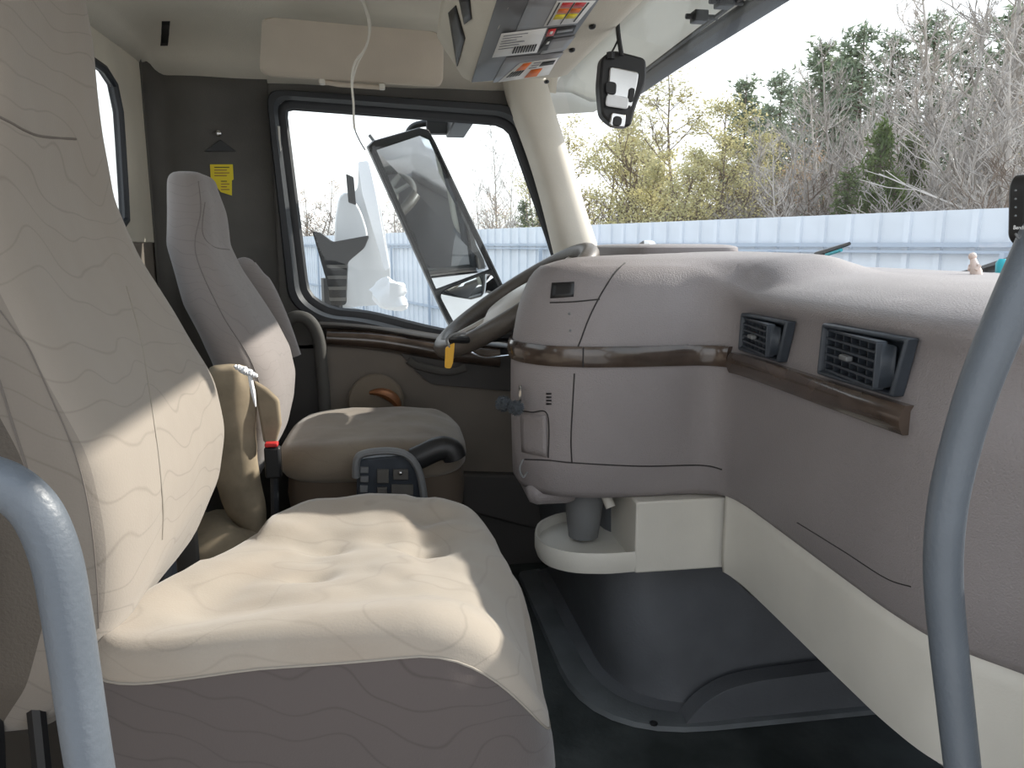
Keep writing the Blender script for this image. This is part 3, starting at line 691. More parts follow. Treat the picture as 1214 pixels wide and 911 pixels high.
# clutter on the floor between the seats
g = G(); c = at(235, 628, y=1.42); g.loft(supercushion(c.x, c.y+.1, .40, .10, .12, .04, .8, .8, 24, 10, lambda p: p+V((0, 0, .02*noise.noise(p*20))))); build(g, 'folded_rag', 'cloth', label='crumpled tan rag on the dark box between the seats', cat='rag')
g = G(); g.box((-.33, 1.53, .18), (.24, .20, .36)); build(g, 'storage_box', 'black', bevel=.015, label='black storage box on the floor between the two seats', cat='box')

# ------------------------------------------------------------------ dashboard
da = empty('dashboard', (.7, 1.2, .35), 'grey brown truck dashboard with wraparound centre console and dark wood trim', 'dashboard')
ctrl = [(.84, .30), (.76, .46), (.70, .58), (.655, .655), (.615, .725), (.602, .80), (.60, .9), (.60, 1.02), (.60, 1.14), (.598, 1.22), (.585, 1.275), (.545, 1.300), (.48, 1.302), (.40, 1.303), (.33, 1.312), (.272, 1.338), (.235, 1.385), (.222, 1.44), (.236, 1.505), (.29, 1.56), (.38, 1.60), (.46, 1.68), (.47, 1.85), (.47, 2.16)]
path = cr([V((a, b, 0)) for a, b in ctrl], 7); NP = len(path)
nor = []
for i in range(NP):
    t = path[min(i+1, NP-1)]-path[max(i-1, 0)]; nor.append(V((-t.y, t.x, 0)).normalized())   # outward (towards -x)
wgt = []
for i in range(NP):
    wgt.append(smooth01((i-9.2*7)/(2.2*7)))
PP = [(.516, -.030), (.523, -.006), (.535, 0), (.60, 0), (.68, 0), (.75, 0), (.785, 0), (.795, -.006), (.84, -.010), (.868, -.010), (.878, -.004), (.888, -.008), (.898, -.022), (.908, -.045)]
PD = [(.508, -.045), (.514, -.012), (.530, -.002), (.60, 0), (.68, .002), (.75, .002), (.79, 0), (.81, -.003), (.85, -.010), (.88, -.018), (.90, -.026), (.917, -.034), (.930, -.044), (.940, -.056)]
rows = []
for k in range(len(PP)):
    r = []
    for i in range(NP):
        z = PP[k][0]*(1-wgt[i])+PD[k][0]*wgt[i]; o = PP[k][1]*(1-wgt[i])+PD[k][1]*wgt[i]
        p = path[i]+nor[i]*o; r.append(V((p.x, p.y, z)))
    rows.append(r)
g = G(); g.loft(rows, False)
ring = rows[-1]
poly = [V((p.x, p.y)) for p in ring]+[V((1.08, 2.16)), V((1.12, 1.6)), V((1.12, .9)), V((1.0, .40)), V((.93, .30))]
pts2 = list(poly); n0 = len(poly)
for i in range(44):
    for j in range(62):
        x = .27+i*.02+.003*random.random(); y = .32+j*.03+.003*random.random(); pts2.append(V((x, y)))
# keep interior pts not too near the ring
def inpoly(p):
    c = False; j = n0-1
    for i in range(n0):
        a, b = poly[i], poly[j]
        if (a.y > p.y) != (b.y > p.y) and p.x < (b.x-a.x)*(p.y-a.y)/(b.y-a.y)+a.x: c = not c
        j = i
    return c
def near(p):
    best = (9, 0)
    for i, q in enumerate(ring):
        d = (q.x-p.x)**2+(q.y-p.y)**2
        if d < best[0]: best = (d, i)
    return math.sqrt(best[0]), best[1]
keep = [p for p in pts2[n0:] if inpoly(p)]
keep = [p for p in keep if near(p)[0] > .008]
pts2 = poly+keep
res = delaunay_2d_cdt(pts2, [], [list(range(n0))], 1, 1e-6)
tv = []
def topz(p):
    d, i = near(p)
    if d < 1e-5: return ring[i].z
    # softened weight: average over ring by inverse distance
    sw = sz = sa = 0
    for k in range(0, NP, 3):
        q = ring[k]; dd = (q.x-p.x)**2+(q.y-p.y)**2+1e-5; ww = 1/dd**2; sw += ww; sz += ww*q.z; sa += ww*wgt[k]
    zr = sz/sw; a = sa/sw
    if p.y > 1.22: a = max(a, smooth01((p.y-1.2)/.12))
    passz = .908+.020*(1-math.exp(-d/.05))
    podz = .940+.026*(1-math.exp(-d/.06))
    hf = 1-smooth01((p.x-.76)/.16)
    zt = passz*(1-a*hf)+podz*a*hf
    e = math.exp(-d/.015); return ring[i].z*e+zt*(1-e)
for p in res[0]: tv.append(V((p.x, p.y, topz(p))))
g.add(tv, [list(f) for f in res[2]])
dg = g; build(g, 'dash_shell', 'dash', da, weld=True, angle=60)
dtree = bvh(g)
# underside closure so the shell has a floor
g = G(); g.add([V((p.x, p.y, p.z+.002)) for p in rows[0]]+[V((1.05, 2.16, .5)), V((1.05, .3, .5))], [list(range(NP+2))]); build(g, 'dash_underside', 'dash_dk', da, smooth=False)
# wood bands
def band(i0, i1, z0, z1, off, name, m, taper=False):
    rings = []
    for i in range(i0, i1+1):
        r = []
        for j in range(9):
            s = j/8; z = z0+(z1-z0)*s; o = off*(math.sin(PI*(.08+.84*s))**.5); p = path[i]+nor[i]*(o+.001); r.append(V((p.x, p.y, z)))
        for z in (z1, z0): p = path[i]-nor[i]*.006; r.append(V((p.x, p.y, z)))
        rings.append(r)
    g = G(); g.loft(rings); return build(g, name, m, da, angle=50, label='glossy dark wood trim strip')
def nidx(f): return min(range(NP), key=f)
iA = nidx(lambda i: abs(path[i].y-.795)+(9 if path[i].x > .7 or i > 90 else 0)); iB = nidx(lambda i: (path[i]-V((.592, 1.262, 0))).length)
iC = iB+1; iS = nidx(lambda i: (path[i]-V((.325, 1.31, 0))).length); iE = nidx(lambda i: (path[i]-V((.235, 1.50, 0))).length)
band(iA, iB, .756, .792, .014, 'wood_trim', 'wood'); band(iC, iS, .764, .801, .008, 'wood_trim', 'wood'); band(iS, iE, .764, .801, .008, 'wood_trim', 'wood')
g = G(); g.tube([path[iS]+nor[iS]*.0085+V((0, 0, z)) for z in (.765, .78, .80)], .0014, 6); build(g, 'panel_seam', 'dash_dk', da)
# seams and small details, laid on the shell
for pl in ([(741, 312), (728, 325), (712, 350), (698, 378), (689, 402), (684, 414)], [(681, 443), (679, 480), (677, 520), (678, 549)], [(652, 359), (680, 358), (711, 355)],
           [(622, 545), (650, 546), (680, 549), (760, 553), (830, 552), (856, 557)], [(614, 487), (630, 489), (649, 492), (650, 543)]):
    seam(dtree, pl, .0014, 'panel_seam', 'dash_dk', da, 0, n=8)
patch(dtree, [(655, 336), (681, 335), (680, 352), (653, 354)], 'switch_opening', 'black', da, .0015, 4, th=.003)
patch(dtree, [(618, 490), (648, 493), (649, 542), (620, 536)], 'ashtray_door', 'dash', da, .002, 6, th=.003)
for k in range(4): patch(dtree, [(648, 466+4*k), (654, 466+4*k), (654, 468+4*k), (648, 468+4*k)], 'slot', 'black', da, .0012, 1, th=.001)
for (uu, vv) in ((675, 372), (676, 392)):
    h = hit(dtree, uu, vv, .0); g = G(); g.ball(h, .0025, 8, 5); build(g, 'screw_cover', 'grey', da)
# lower seam on passenger face
seam(dtree, [(945, 620), (1000, 654), (1050, 686), (1080, 696)], .0008, 'panel_seam', 'dash_dk', da, 0, n=8)
# raised hood on top of the dash (far side)
g = G(); c = V((.66, 1.86, .960)); g.loft(supercushion(c.x, c.y, c.z, .135, .22, .022, .35, .35, 40, 12)); build(g, 'instrument_hood', 'dash', da)
# vents
def vent(y0, y1, z0, z1, name='air_vent'):
    X = .604; v = G(); cy_, cz_ = (y0+y1)/2, (z0+z1)/2; t = .007
    def rect(a, x): return [V((x, y0+a+.010, z0+a)), V((x, y1-a, z0+a)), V((x, y1-a-.004, z1-a)), V((x, y0+a-.008, z1-a))]
    v.loft([rect(0, X+.004), rect(0, X-.012), rect(t*.5, X-.015), rect(t, X-.010), rect(t, X+.02)], True, True)
    hb = build(v, name, 'vent', da, bevel=.002)
    rot = Matrix.Rotation(math.radians(-9), 3, 'Z'); cc = V((X-.012, cy_+.006, cz_))
    W = (y1-y0)-2*t-.018; H = (z1-z0)-2*t-.004
    fr = G()
    for s in (-1, 1):
        fr.box(cc+rot@V((0, s*W/2, 0)), (.014, .003, H), rot); fr.box(cc+rot@V((0, 0, s*H/2)), (.014, W, .004), rot)
    build(fr, 'barrel_frame', 'vent', hb, bevel=.001)
    nh = 5; nvv = 6
    for k in range(1, nh):
        q = G(); q.box(cc+rot@V((-.002, 0, -H/2+H*k/nh)), (.012, W, .0030), rot); build(q, 'louver', 'vent', hb, smooth=False)
    for k in range(1, nvv):
        q = G(); q.box(cc+rot@V((.000, -W/2+W*k/nvv, 0)), (.009, .0022, H), rot); build(q, 'vane', 'vent', hb, smooth=False)
    q = G(); q.box(cc+rot@V((-.010, 0, -.001)), (.010, .024, .007), rot); build(q, 'vent_tab', 'grey', hb, bevel=.002)
    q = G(); q.box(cc+rot@V((.008, 0, 0)), (.002, W, H), rot); build(q, 'vent_backing', 'black', hb, smooth=False)
    q = G(); a0 = cc+rot@V((-.004, -W/2, 0)); e = V((X-.010, y0+t+.006, cz_))
    q.loft([[V((a0.x+(e.x-a0.x)*t_+.006*math.sin(PI*t_), a0.y+(e.y-a0.y)*t_, cz_+zz*H/2*(1-.15*t_))) for zz in (-1, 1)] for t_ in [k/6 for k in range(7)]], False); build(q, 'barrel_cheek', 'vent', hb, solid=.002)
vent(1.092, 1.245, .798, .864); vent(.812, .990, .798, .872)
# cream knee panel
PB = [(.300, -.10), (.362, -.03), (.372, -.012), (.40, -.008), (.46, -.008), (.50, -.008), (.530, -.009)]
i0 = 4; i1 = iB+2
rings = [[V(((path[i]+nor[i]*o).x, (path[i]+nor[i]*o).y, z)) for i in range(i0, i1)] for z, o in PB]
g = G(); g.loft(rings, False); build(g, 'knee_panel', 'cream', da, solid=.004, label='cream lower knee panel')
# gray lower sill that laps the cream panel is the shell itself
# cream cup tray
tr = empty('cup_tray', (.40, 1.33, .385), 'cream plastic cup tray with an open rounded end under the centre console', 'tray')
outl = [(.62, 1.29), (.43, 1.289), (.38, 1.286), (.31, 1.30), (.268, 1.34), (.258, 1.40), (.275, 1.47), (.33, 1.52), (.42, 1.53), (.62, 1.53)]
oo = rounded([V((a, b, .39)) for a, b in outl], .03, 3)
g = G(); cc = sum(oo, V())/len(oo)
def rg(s, z): return [V((cc.x+(p.x-cc.x)*s, cc.y+(p.y-cc.y)*s, z)) for p in oo]
g.loft([rg(.90, .372), rg(.97, .374), rg(1.0, .386), rg(1.0, .408), rg(.985, .415), rg(.955, .413), rg(.93, .396), rg(.5, .392)]); build(g, 'tray_base', 'cream', tr)
g = G(); g.prism(rounded([V((.430, 1.288, .372)), V((.430, 1.288, .512)), V((.612, 1.288, .512)), V((.640, 1.288, .372))], .006), (0, .22, 0)); build(g, 'side_wall', 'cream', tr, bevel=.004)
g = G(); c = at(692, 606, y=1.42); g.loft([[V((c.x+r0*math.cos(2*PI*k/24), c.y+r0*math.sin(2*PI*k/24), z)) for k in range(24)] for r0, z in ((.030, .40), (.042, .50), (.046, .535))]); build(g, 'cup_holder', 'grey', tr, label='dark grey round cup holder')
g = G(); g.tube([V((.385, 1.40, .53)), V((.405, 1.37, .475))], .010, 10); build(g, 'hinge_peg', 'cream', tr)
# brackets under the pod
g = G(); g.box((.29, 1.42, .510), (.10, .12, .05)); build(g, 'pod_underside', 'dash', da, bevel=.02)
g = G(); g.tube(cr([at(*p, y=1.345) for p in [(620, 545), (616, 556), (620, 566), (625, 560)]], 5), .002, 6); build(g, 'wire_hook', 'grey', da)
# keys and pom pom
ky = empty('pom_pom_keyring', hit(dtree, 622, 466, .01) or at(622, 466, y=1.38), 'grey yarn pom pom key fob hanging from the console edge', 'keyring')
kp = WLOC[ky.name]
def fuzzy(c, r):
    g = G(); g.ball(c, r*.8, 14, 10)
    for k in range(420):
        d = V((random.gauss(0, 1), random.gauss(0, 1), random.gauss(0, 1))).normalized(); s = d.orthogonal().normalized()*.0012; g.add([c+d*r*.7+s, c+d*r*.7-s, c+d*r*(1+.15*random.random())], [[0, 1, 2]])
    return g
build(fuzzy(at(597, 479, y=1.37), .016), 'pom_pom', 'fuzz', ky); build(fuzzy(at(612, 484, y=1.34), .015), 'pom_pom', 'fuzz', ky)
g = G(); g.tube([kp+V((.0, 0, 0))+V((.0, .006*math.sin(a), .015*math.cos(a))) for a in [2*PI*k/20 for k in range(20)]], .0022, 6, closed=True); g.tube([kp+V((0, 0, -.014)), at(608, 476, y=1.36)], .0015, 5); build(g, 'key_ring', 'chrome', ky)

# ------------------------------------------------------------------ engine tunnel
tu = empty('engine_tunnel', (.75, 1.7, 0), 'dark grey moulded engine tunnel cover rising from the floor under the dash', 'engine cover')
def tring(z, ox, oy, r):
    q = [V((1.05, 1.40+oy, z)), V((.42+ox, 1.40+oy, z)), V((.40+ox, 2.12, z)), V((1.05, 2.12, z))]; return rounded(q, [.01, r, .02, .01], 8)
g = G(); g.loft([tring(.0, -.005, -.045, .24), tring(.012, .0, -.04, .24), tring(.02, .03, -.015, .22), tring(.06, .035, -.005, .20), tring(.20, .005, .0, .14), tring(.36, -.005, .01, .10), tring(.60, .0, .02, .10)]); build(g, 'tunnel_shell', 'tunnel', tu)
g = G(); rgz = [p for p in tring(.014, -.035, -.07, .28)]
def lring(ox, oy, z): return tring(z, ox, oy, .26)
g.loft([lring(-.06, -.08, .002), lring(-.055, -.078, .012), lring(-.015, -.05, .016), lring(-.0, -.04, .012)], True, False); build(g, 'base_flange', 'tunnel2', tu)
g = G()
prf = [V((.555, 1.38, 0)), V((.60, 1.38, .055)), V((.655, 1.38, .085)), V((.72, 1.38, .095)), V((1.04, 1.38, .11)), V((1.04, 1.38, 0))]
g.prism(rounded(prf, [.01, .03, .03, .05, .005, .005], 5), (0, -.045, 0)); build(g, 'foot_ramp', 'tunnel', tu, bevel=.025, bseg=5, label='raised foot ramp at the base of the tunnel')
for p in ((694, 747), (775, 858)):
    g = G(); q = at(*p, z=.018); g.ball(q, (.009, .009, .004), 10, 5); build(g, 'bolt', 'black', tu)

# floor scraps
def scrap(u, v, m, s, label, k):
    p = at(u, v, z=.004); g = G(); n = 9
    g.prism([p+V((math.cos(2*PI*i/n)*s*(.6+.6*random.random()), math.sin(2*PI*i/n)*s*.6*(.6+.6*random.random()), 0)) for i in range(n)], (0, 0, .003)); build(g, 'paper_scrap', m, label=label, cat='litter', group='scraps on the floor')
for a in ((648, 724, 'inkgrey', .022, 'pale grey scrap on the floor nearest the passenger cushion', 0), (681, 727, 'inkgrey', .012, 'small pale scrap on the floor just left of the engine cover', 1)): scrap(*a)

# ------------------------------------------------------------------ steering wheel
swl = empty('steering_wheel', V((.27, 1.78, .845)), 'worn grey brown steering wheel seen nearly edge on in sunlight', 'steering wheel')
c = V((.280, 1.78, .852)); ta = math.radians(33); ux = V((math.cos(ta), 0, math.sin(ta))); uy = V((0, 1, 0)); un = ux.cross(uy)
R0 = .205
rim = [c+ux*math.cos(a)*R0+uy*math.sin(a)*R0*1.02 for a in [2*PI*k/64 for k in range(64)]]
g = G(); g.tube(rim, .022, 14, closed=True); build(g, 'rim', 'wheel', swl)
hub = c-un*(-.0)-V((-.25, 0, .5)).normalized()*0
dn = -un if un.z > 0 else un
g = G(); hc = c+dn*.012
for a in (20, 160, 200, 340):
    a = math.radians(a); e = c+ux*math.cos(a)*R0+uy*math.sin(a)*R0
    g.tube([hc+ux*math.cos(a)*.05+uy*math.sin(a)*.05, hc.lerp(e, .6)+dn*.002, e], [.02, .016, .012], 8, flat=.6)
build(g, 'spokes', 'wheelg', swl)
g = G(); g.loft([[hc+dn*o+ux*math.cos(a)*r0+uy*math.sin(a)*r0 for a in [2*PI*k/32 for k in range(32)]] for r0, o in ((.02, -.030), (.07, -.024), (.100, -.004), (.095, .02), (.05, .06))]); build(g, 'hub', 'wheelg', swl)
g = G(); g.tube([hc+dn*.05, hc+dn*.12, V((.46, 1.79, .62))], [.045, .05, .06], 14); build(g, 'steering_column', 'dark', swl)
g = G(); e = c-ux*.10+uy*-.16+dn*.03; tip = at(532, 402, y=1.60); g.tube([hc+dn*.06, e.lerp(hc, .3)+dn*.02, tip.lerp(e, .35), tip], [.009, .009, .008, .009], 8); build(g, 'indicator_stalk', 'black', swl)
yt = empty('amber_tag', at(532, 430, y=1.58), 'small amber plastic tag hanging from the steering wheel edge', 'tag')
g = G(); g.prism(rounded([at(*p, y=1.59) for p in [(528, 412), (539, 406), (537, 430), (534, 437), (527, 436)]], .004, 3), (0, -.004, 0)); build(g, 'tag_plate', 'amber', yt)
g = G(); g.tube(cr([at(*p, y=1.588) for p in [(533, 412), (530, 402), (540, 396), (552, 395)]], 4), .003, 6); build(g, 'clear_loop', 'grey', yt)

# ------------------------------------------------------------------ grab handles near the camera
g = G(); pts = [V((-.475, .272, .87)), V((-.42, .36, .885)), V((-.31, .42, .888))]+[at(*p, y=.43) for p in [(-60, 560), (-20, 566), (15, 580), (45, 610), (66, 660), (78, 720), (90, 800), (102, 880), (116, 970), (122, 1030)]]; pts += [V((pts[-1].x+.01, .43, .35)), V((pts[-1].x+.02, .43, .01))]
g.tube(cr(pts, 10), .0128, 20); build(g, 'grab_bar', 'bar', label='blue grey curved grab bar at the lower left beside the passenger seat', cat='grab bar')
g = G(); pts = [V((.475, .30, 1.13)), V((.45, .42, 1.10))]+[at(*p, y=.50) for p in [(1275, 180), (1240, 270), (1196, 370), (1160, 460), (1136, 540), (1122, 610), (1118, 680), (1124, 760), (1134, 850), (1144, 940), (1150, 1010)]]; pts += [V((pts[-1].x+.01, .50, .30)), V((pts[-1].x+.02, .50, .01))]
pts_ = cr(pts, 8); n_ = len(pts_); g.tube(pts_, [.0175-.0035*min(1, i/(n_*.40)) for i in range(n_)], 20); build(g, 'grab_bar', 'bar', label='blue grey curved grab bar on the right in front of the dashboard', cat='grab bar')

# ------------------------------------------------------------------ dangling camera bracket on black cable
hc_ = empty('hanging_mirror_camera', at(733, 150, y=1.30), 'black plastic camera housing with silver back hanging on a black cable', 'camera')
g = G(); q = cr([at(*p, y=1.30) for p in [(727, -20), (731, 10), (733, 40), (737, 66)]], 5); g.tube(q, .0055, 8, flat=.7); g.tube(cr([at(*p, y=1.302) for p in [(735, 42), (729, 55), (724, 64)]], 4), .0018, 5); build(g, 'cable', 'black', hc_)
def slab(px_, y, th, m, name, bev=.002, r=.006):
    g = G(); g.prism(rounded([at(*p, y=y) for p in px_], r, 4), (0, -th, 0)); return build(g, name, m, hc_, bevel=bev)
slab([(708, 72), (722, 64), (760, 74), (760, 100), (748, 130), (742, 154), (722, 152), (708, 140), (705, 105)], 1.34, .03, 'black', 'housing', .004, .01)
slab([(722, 79), (757, 86), (755, 100), (748, 128), (741, 126), (720, 116)], 1.309, .004, 'chrome', 'silver_plate')
slab([(718, 96), (731, 98), (730, 113), (718, 111)], 1.304, .002, 'black', 'dark_slot'); slab([(746, 104), (753, 105), (750, 122), (744, 120)], 1.304, .002, 'black', 'dark_slot')
slab([(719, 112), (745, 116), (744, 130), (717, 126)], 1.303, .005, 'bright', 'white_pad'); slab([(724, 133), (742, 136), (740, 152), (722, 150)], 1.308, .004, 'chrome', 'silver_foot'); slab([(728, 137), (738, 139), (736, 150), (726, 149)], 1.303, .002, 'black', 'dark_slot')
g = G(); g.tube([at(724, 70, y=1.305), at(724, 62, y=1.305)], .007, 8); build(g, 'knob', 'black', hc_)

# device at right edge
dv = empty('windshield_camera', at(1206, 290, y=.50), 'black windshield camera unit at the right edge of the view', 'camera')
g = G(); pp = [at(*p, y=.52) for p in [(1194, 222), (1199, 208), (1240, 206), (1242, 290), (1200, 292), (1193, 282)]]; g.prism(rounded(pp, .005, 4), (0, -.018, 0)); build(g, 'unit_body', 'black', dv, bevel=.003)
g = G(); g.tube([at(1232, 212, y=.53), at(1236, 100, y=.53), at(1240, -40, y=.53)], .005, 8); build(g, 'mount_arm', 'black', dv)
for k in range(4):
    g = G(); g.ball(at(1204, 226+10*k, y=.5015), .0008, 8, 5); build(g, 'led', 'grey', dv)
tx = bpy.data.curves.new('printed_word', 'FONT'); tx.body = 'Bendix'; tx.size = .0040; tx.align_x = 'CENTER'; tx.materials.append(M['white'])
tmp = bpy.data.objects.new('tmp', tx); COL.objects.link(tmp); bpy.context.view_layer.update(); tme = bpy.data.meshes.new_from_object(tmp.evaluated_get(bpy.context.evaluated_depsgraph_get())); bpy.data.objects.remove(tmp)
to = bpy.data.objects.new('printed_word', tme); COL.objects.link(to); to.parent = dv; p = at(1209, 272, y=.5012); to.location = p-WLOC[dv.name]; to.rotation_euler = (PI/2, 0, 0)
g = G(); g.tube(cr([at(*q, y=.5015) for q in [(1204, 277), (1208, 283), (1213, 278)]], 4), .0009, 5); build(g, 'emblem', 'grey', dv)

# things on the dash top (far right) and wipers
def rod(name, m, a, b, r, label, cat, seg=8, flat=1):
    g = G(); g.tube([a, a.lerp(b, .5)+V((0, 0, .001)), b], r, seg, flat=flat); return build(g, name, m, label=label, cat=cat)
wp = empty('wiper', at(1165, 322, x=1.22), 'black windshield wiper arm lying beyond the right end of the dash', 'wiper')
g = G(); g.tube([at(1112, 331, x=1.2), at(1160, 322, x=1.2), at(1215, 306, x=1.2)], [.006, .012, .016], 8, flat=.8); build(g, 'wiper_arm', 'black', wp)
g = G(); g.tube([at(1150, 336, x=1.18), at(1215, 318, x=1.18)], .008, 6); build(g, 'wiper_blade', 'rubber', wp)
g = G(); g.tube([at(1180, 338, x=1.16), at(1220, 326, x=1.16)], .006, 6); build(g, 'wiper_link', 'dark', wp)
w2 = empty('wiper', at(990, 296, x=1.25), 'short black wiper tip with a teal band behind the dash hump', 'wiper')
g = G(); a = at(968, 302, x=1.2); b = at(1007, 289, x=1.2); g.tube([a, b], [.009, .005], 6); build(g, 'wiper_blade', 'black', w2)
g = G(); g.tube([a, V((1.30, a.y+.02, .91)), V((1.40, a.y+.03, .855))], .008, 6); build(g, 'wiper_arm', 'black', w2)
g = G(); g.tube([a.lerp(b, .30)+V((0, -.004, -.009)), a.lerp(b, .75)+V((0, -.004, -.009))], .005, 6); build(g, 'teal_band', 'teal', w2)
g = G(); c = at(1036, 327, x=1.10); g.loft([[c+V((r0*math.cos(a), r0*math.sin(a), z)) for a in [2*PI*k/12 for k in range(12)]] for r0, z in ((.008, -.02), (.009, .0), (.006, .006))]); build(g, 'teal_cap', 'teal', label='small teal cap just behind the dash near the hump', cat='cap')
g = G(); c = at(1188, 312, x=1.15); g.loft([[c+V((r0*math.cos(a), r0*math.sin(a), z)) for a in [2*PI*k/12 for k in range(12)]] for r0, z in ((.010, -.02), (.011, .0), (.006, .008))]); build(g, 'teal_cap', 'teal', label='small teal cap beside the wiper at the far right', cat='cap')
fg = empty('figurine', at(1157, 334, x=1.05), 'tiny pale pink figurine standing on the right end of the dash', 'figurine')
b0 = at(1160, 335, x=1.03); h0 = (at(1152, 300, x=1.03)-b0)
g = G(); g.tube([b0, b0+h0*.35, b0+h0*.6, b0+h0*.78], [.007, .010, .007, .005], 10); build(g, 'body', 'pink', fg)
g = G(); g.ball(b0+h0*.88, .007, 10, 7); build(g, 'head', 'pink', fg)
for s in (-1, 1):
    g = G(); g.tube([b0+h0*.66, b0+h0*.55+V((0, s*.012, 0)), b0+h0*.42+V((-.006, s*.008, 0))], .003, 6); build(g, 'arm', 'pink', fg)
g = G(); g.box(b0+V((0, -.01, .002)), (.02, .035, .008)); build(g, 'base', 'copper', fg, bevel=.002)
rod('copper_wire', 'copper', at(1045, 331, x=1.06), at(1140, 335, x=1.04), .002, 'thin copper wire lying along the far edge of the dash top', 'wire')

# ------------------------------------------------------------------ outside mirror
mi = empty('side_mirror', at(520, 300, y=2.70), 'tall black framed side mirror tilted outside the driver window', 'mirror')
YM = 2.62
def my(u, v): return YM+.10*(u-520)/160.+.10*(v-280)/200.      # mirror plane turned so that its far edge is further out
def mp(u, v, o=0): 
    p = at(u, v, y=my(u, v)); return p+mn*o
mn = V((0, 0, 0)); a = mp(440, 175); b = mp(508, 157); c = mp(604, 375); mn = (b-a).cross(c-a).normalized()
if mn.y > 0: mn = -mn
fr_px = [(439, 178), (446, 171), (498, 156), (508, 158), (516, 172), (598, 345), (608, 378), (545, 399), (538, 394), (524, 366)]
outer = [mp(*p) for p in fr_px]; cc = sum(outer, V())/len(outer)
def sc_(s, o): return [cc+(p-cc)*s+mn*o for p in outer]
g = G(); g.loft([sc_(.90, -.07), sc_(1.03, -.03), sc_(1.035, .004), sc_(.975, .006), sc_(.96, 0)], True, True); build(g, 'mirror_shell', 'black', mi, bevel=.002)
g = G(); g.prism([mp(*p, .004) for p in [(446, 178), (497, 161), (508, 166), (579, 319), (517, 343)]], -mn*.004); build(g, 'main_glass', 'mirror', mi, smooth=False)
qd = rounded([mp(*p, .006) for p in [(519, 347), (581, 322), (596, 352), (592, 374), (543, 392)]], .03, 4); c2 = sum(qd, V())/len(qd)
g = G(); g.loft([[c2+(p-c2)*s+mn*(.014*(1-s*s)) for p in qd] for s in (1, .85, .65, .45, .25, .05)]); build(g, 'convex_glass', 'mirror', mi, label='small convex lower mirror')
g = G(); g.tube([mp(514, 345, .008), mp(582, 320, .008)], .004, 6); build(g, 'divider', 'black', mi)
g = G(); q = cr([at(*p, y=2.62) for p in [(484, 172), (484, 158), (492, 149), (510, 146), (530, 148)]], 5); g.tube(q, .011, 10); build(g, 'mirror_arm', 'black', mi)
g = G(); g.box(at(519, 150, y=2.60), (.075, .04, .05)); g.box(at(545, 146, y=2.43), (.06, .36, .04)); build(g, 'arm_bracket', 'black', mi, bevel=.004)
g = G(); g.tube([at(438, 160, y=2.66), at(447, 172, y=2.66)], .006, 6); build(g, 'mount_pin', 'grey', mi)

# white fairing beyond window
fa = empty('torn_fairing', at(420, 370, y=3.1), 'torn white fairing panel hanging outside the driver window left of the mirror', 'fairing')
def sheet(px_, y, th, m, name, parent, r=.01, dy=0):
    g = G(); g.prism(rounded([at(u, v, y=y+dy*(v-250)/100) for u, v in px_], r, 3), (0, th, 0)); return build(g, name, m, parent, bevel=.006)
sheet([(425, 190), (437, 195), (452, 250), (463, 318), (462, 345), (448, 362), (392, 366), (398, 290), (408, 246), (424, 222)], 3.1, .06, 'paint', 'fairing_panel', fa, dy=.05)
sheet([(397, 258), (402, 232), (412, 226), (428, 250), (437, 280), (428, 300), (396, 300)], 3.0, .05, 'paint', 'bulged_cover', fa, .03)
sheet([(437, 190), (446, 230), (462, 318), (456, 322), (430, 232), (424, 192)], 3.06, .03, 'bright', 'white_edge', fa)
sheet([(410, 206), (419, 210), (422, 243), (413, 240)], 2.95, .03, 'black', 'black_clip', fa, .003)
sheet([(370, 274), (380, 276), (394, 287), (438, 279), (432, 294), (412, 311), (410, 362), (392, 362), (386, 330)], 2.9, .05, 'black', 'step_guard', fa, .01).__setitem__('label', 'black plastic guard in front of the white panel')
for k in range(4): sheet([(387+k, 314+13*k), (411, 314+13*k), (411, 318+13*k), (388+k, 318+13*k)], 2.89, .012, 'dark', 'guard_rib', fa, .001)
g = G(); c = at(461, 350, y=2.95); g.loft(supercushion(c.x, c.y, c.z, .06, .05, .06, .8, .8, 22, 12, lambda p: p+V((.03*noise.noise(p*22), .02*noise.noise(p*25+V((3, 3, 3))), .03*noise.noise(p*20+V((9, 1, 2))))))); build(g, 'crumpled_foam', 'bright', fa, label='crumpled white foam lump')

g = G(); g.tube([V((-.25, 3.12, .85)), V((-.25, 3.14, -1.38))], .04, 8); build(g, 'support_post', 'black', fa)
# truck nose piece seen over the dash: small black and white mirror tip
ht = empty('hood_mirror', at(764, 300, x=1.5), 'small black and white hood mirror tip behind the dash', 'mirror')
g = G(); g.prism([at(*p, x=1.5) for p in [(749, 302), (758, 288), (763, 285), (766, 302)]], (.04, 0, 0)); build(g, 'mirror_shell', 'black', ht, bevel=.004)
g = G(); g.prism([at(*p, x=1.5) for p in [(763, 285), (768, 286), (778, 302), (765, 302)]], (.04, 0, 0)); build(g, 'white_side', 'paint', ht, bevel=.004)

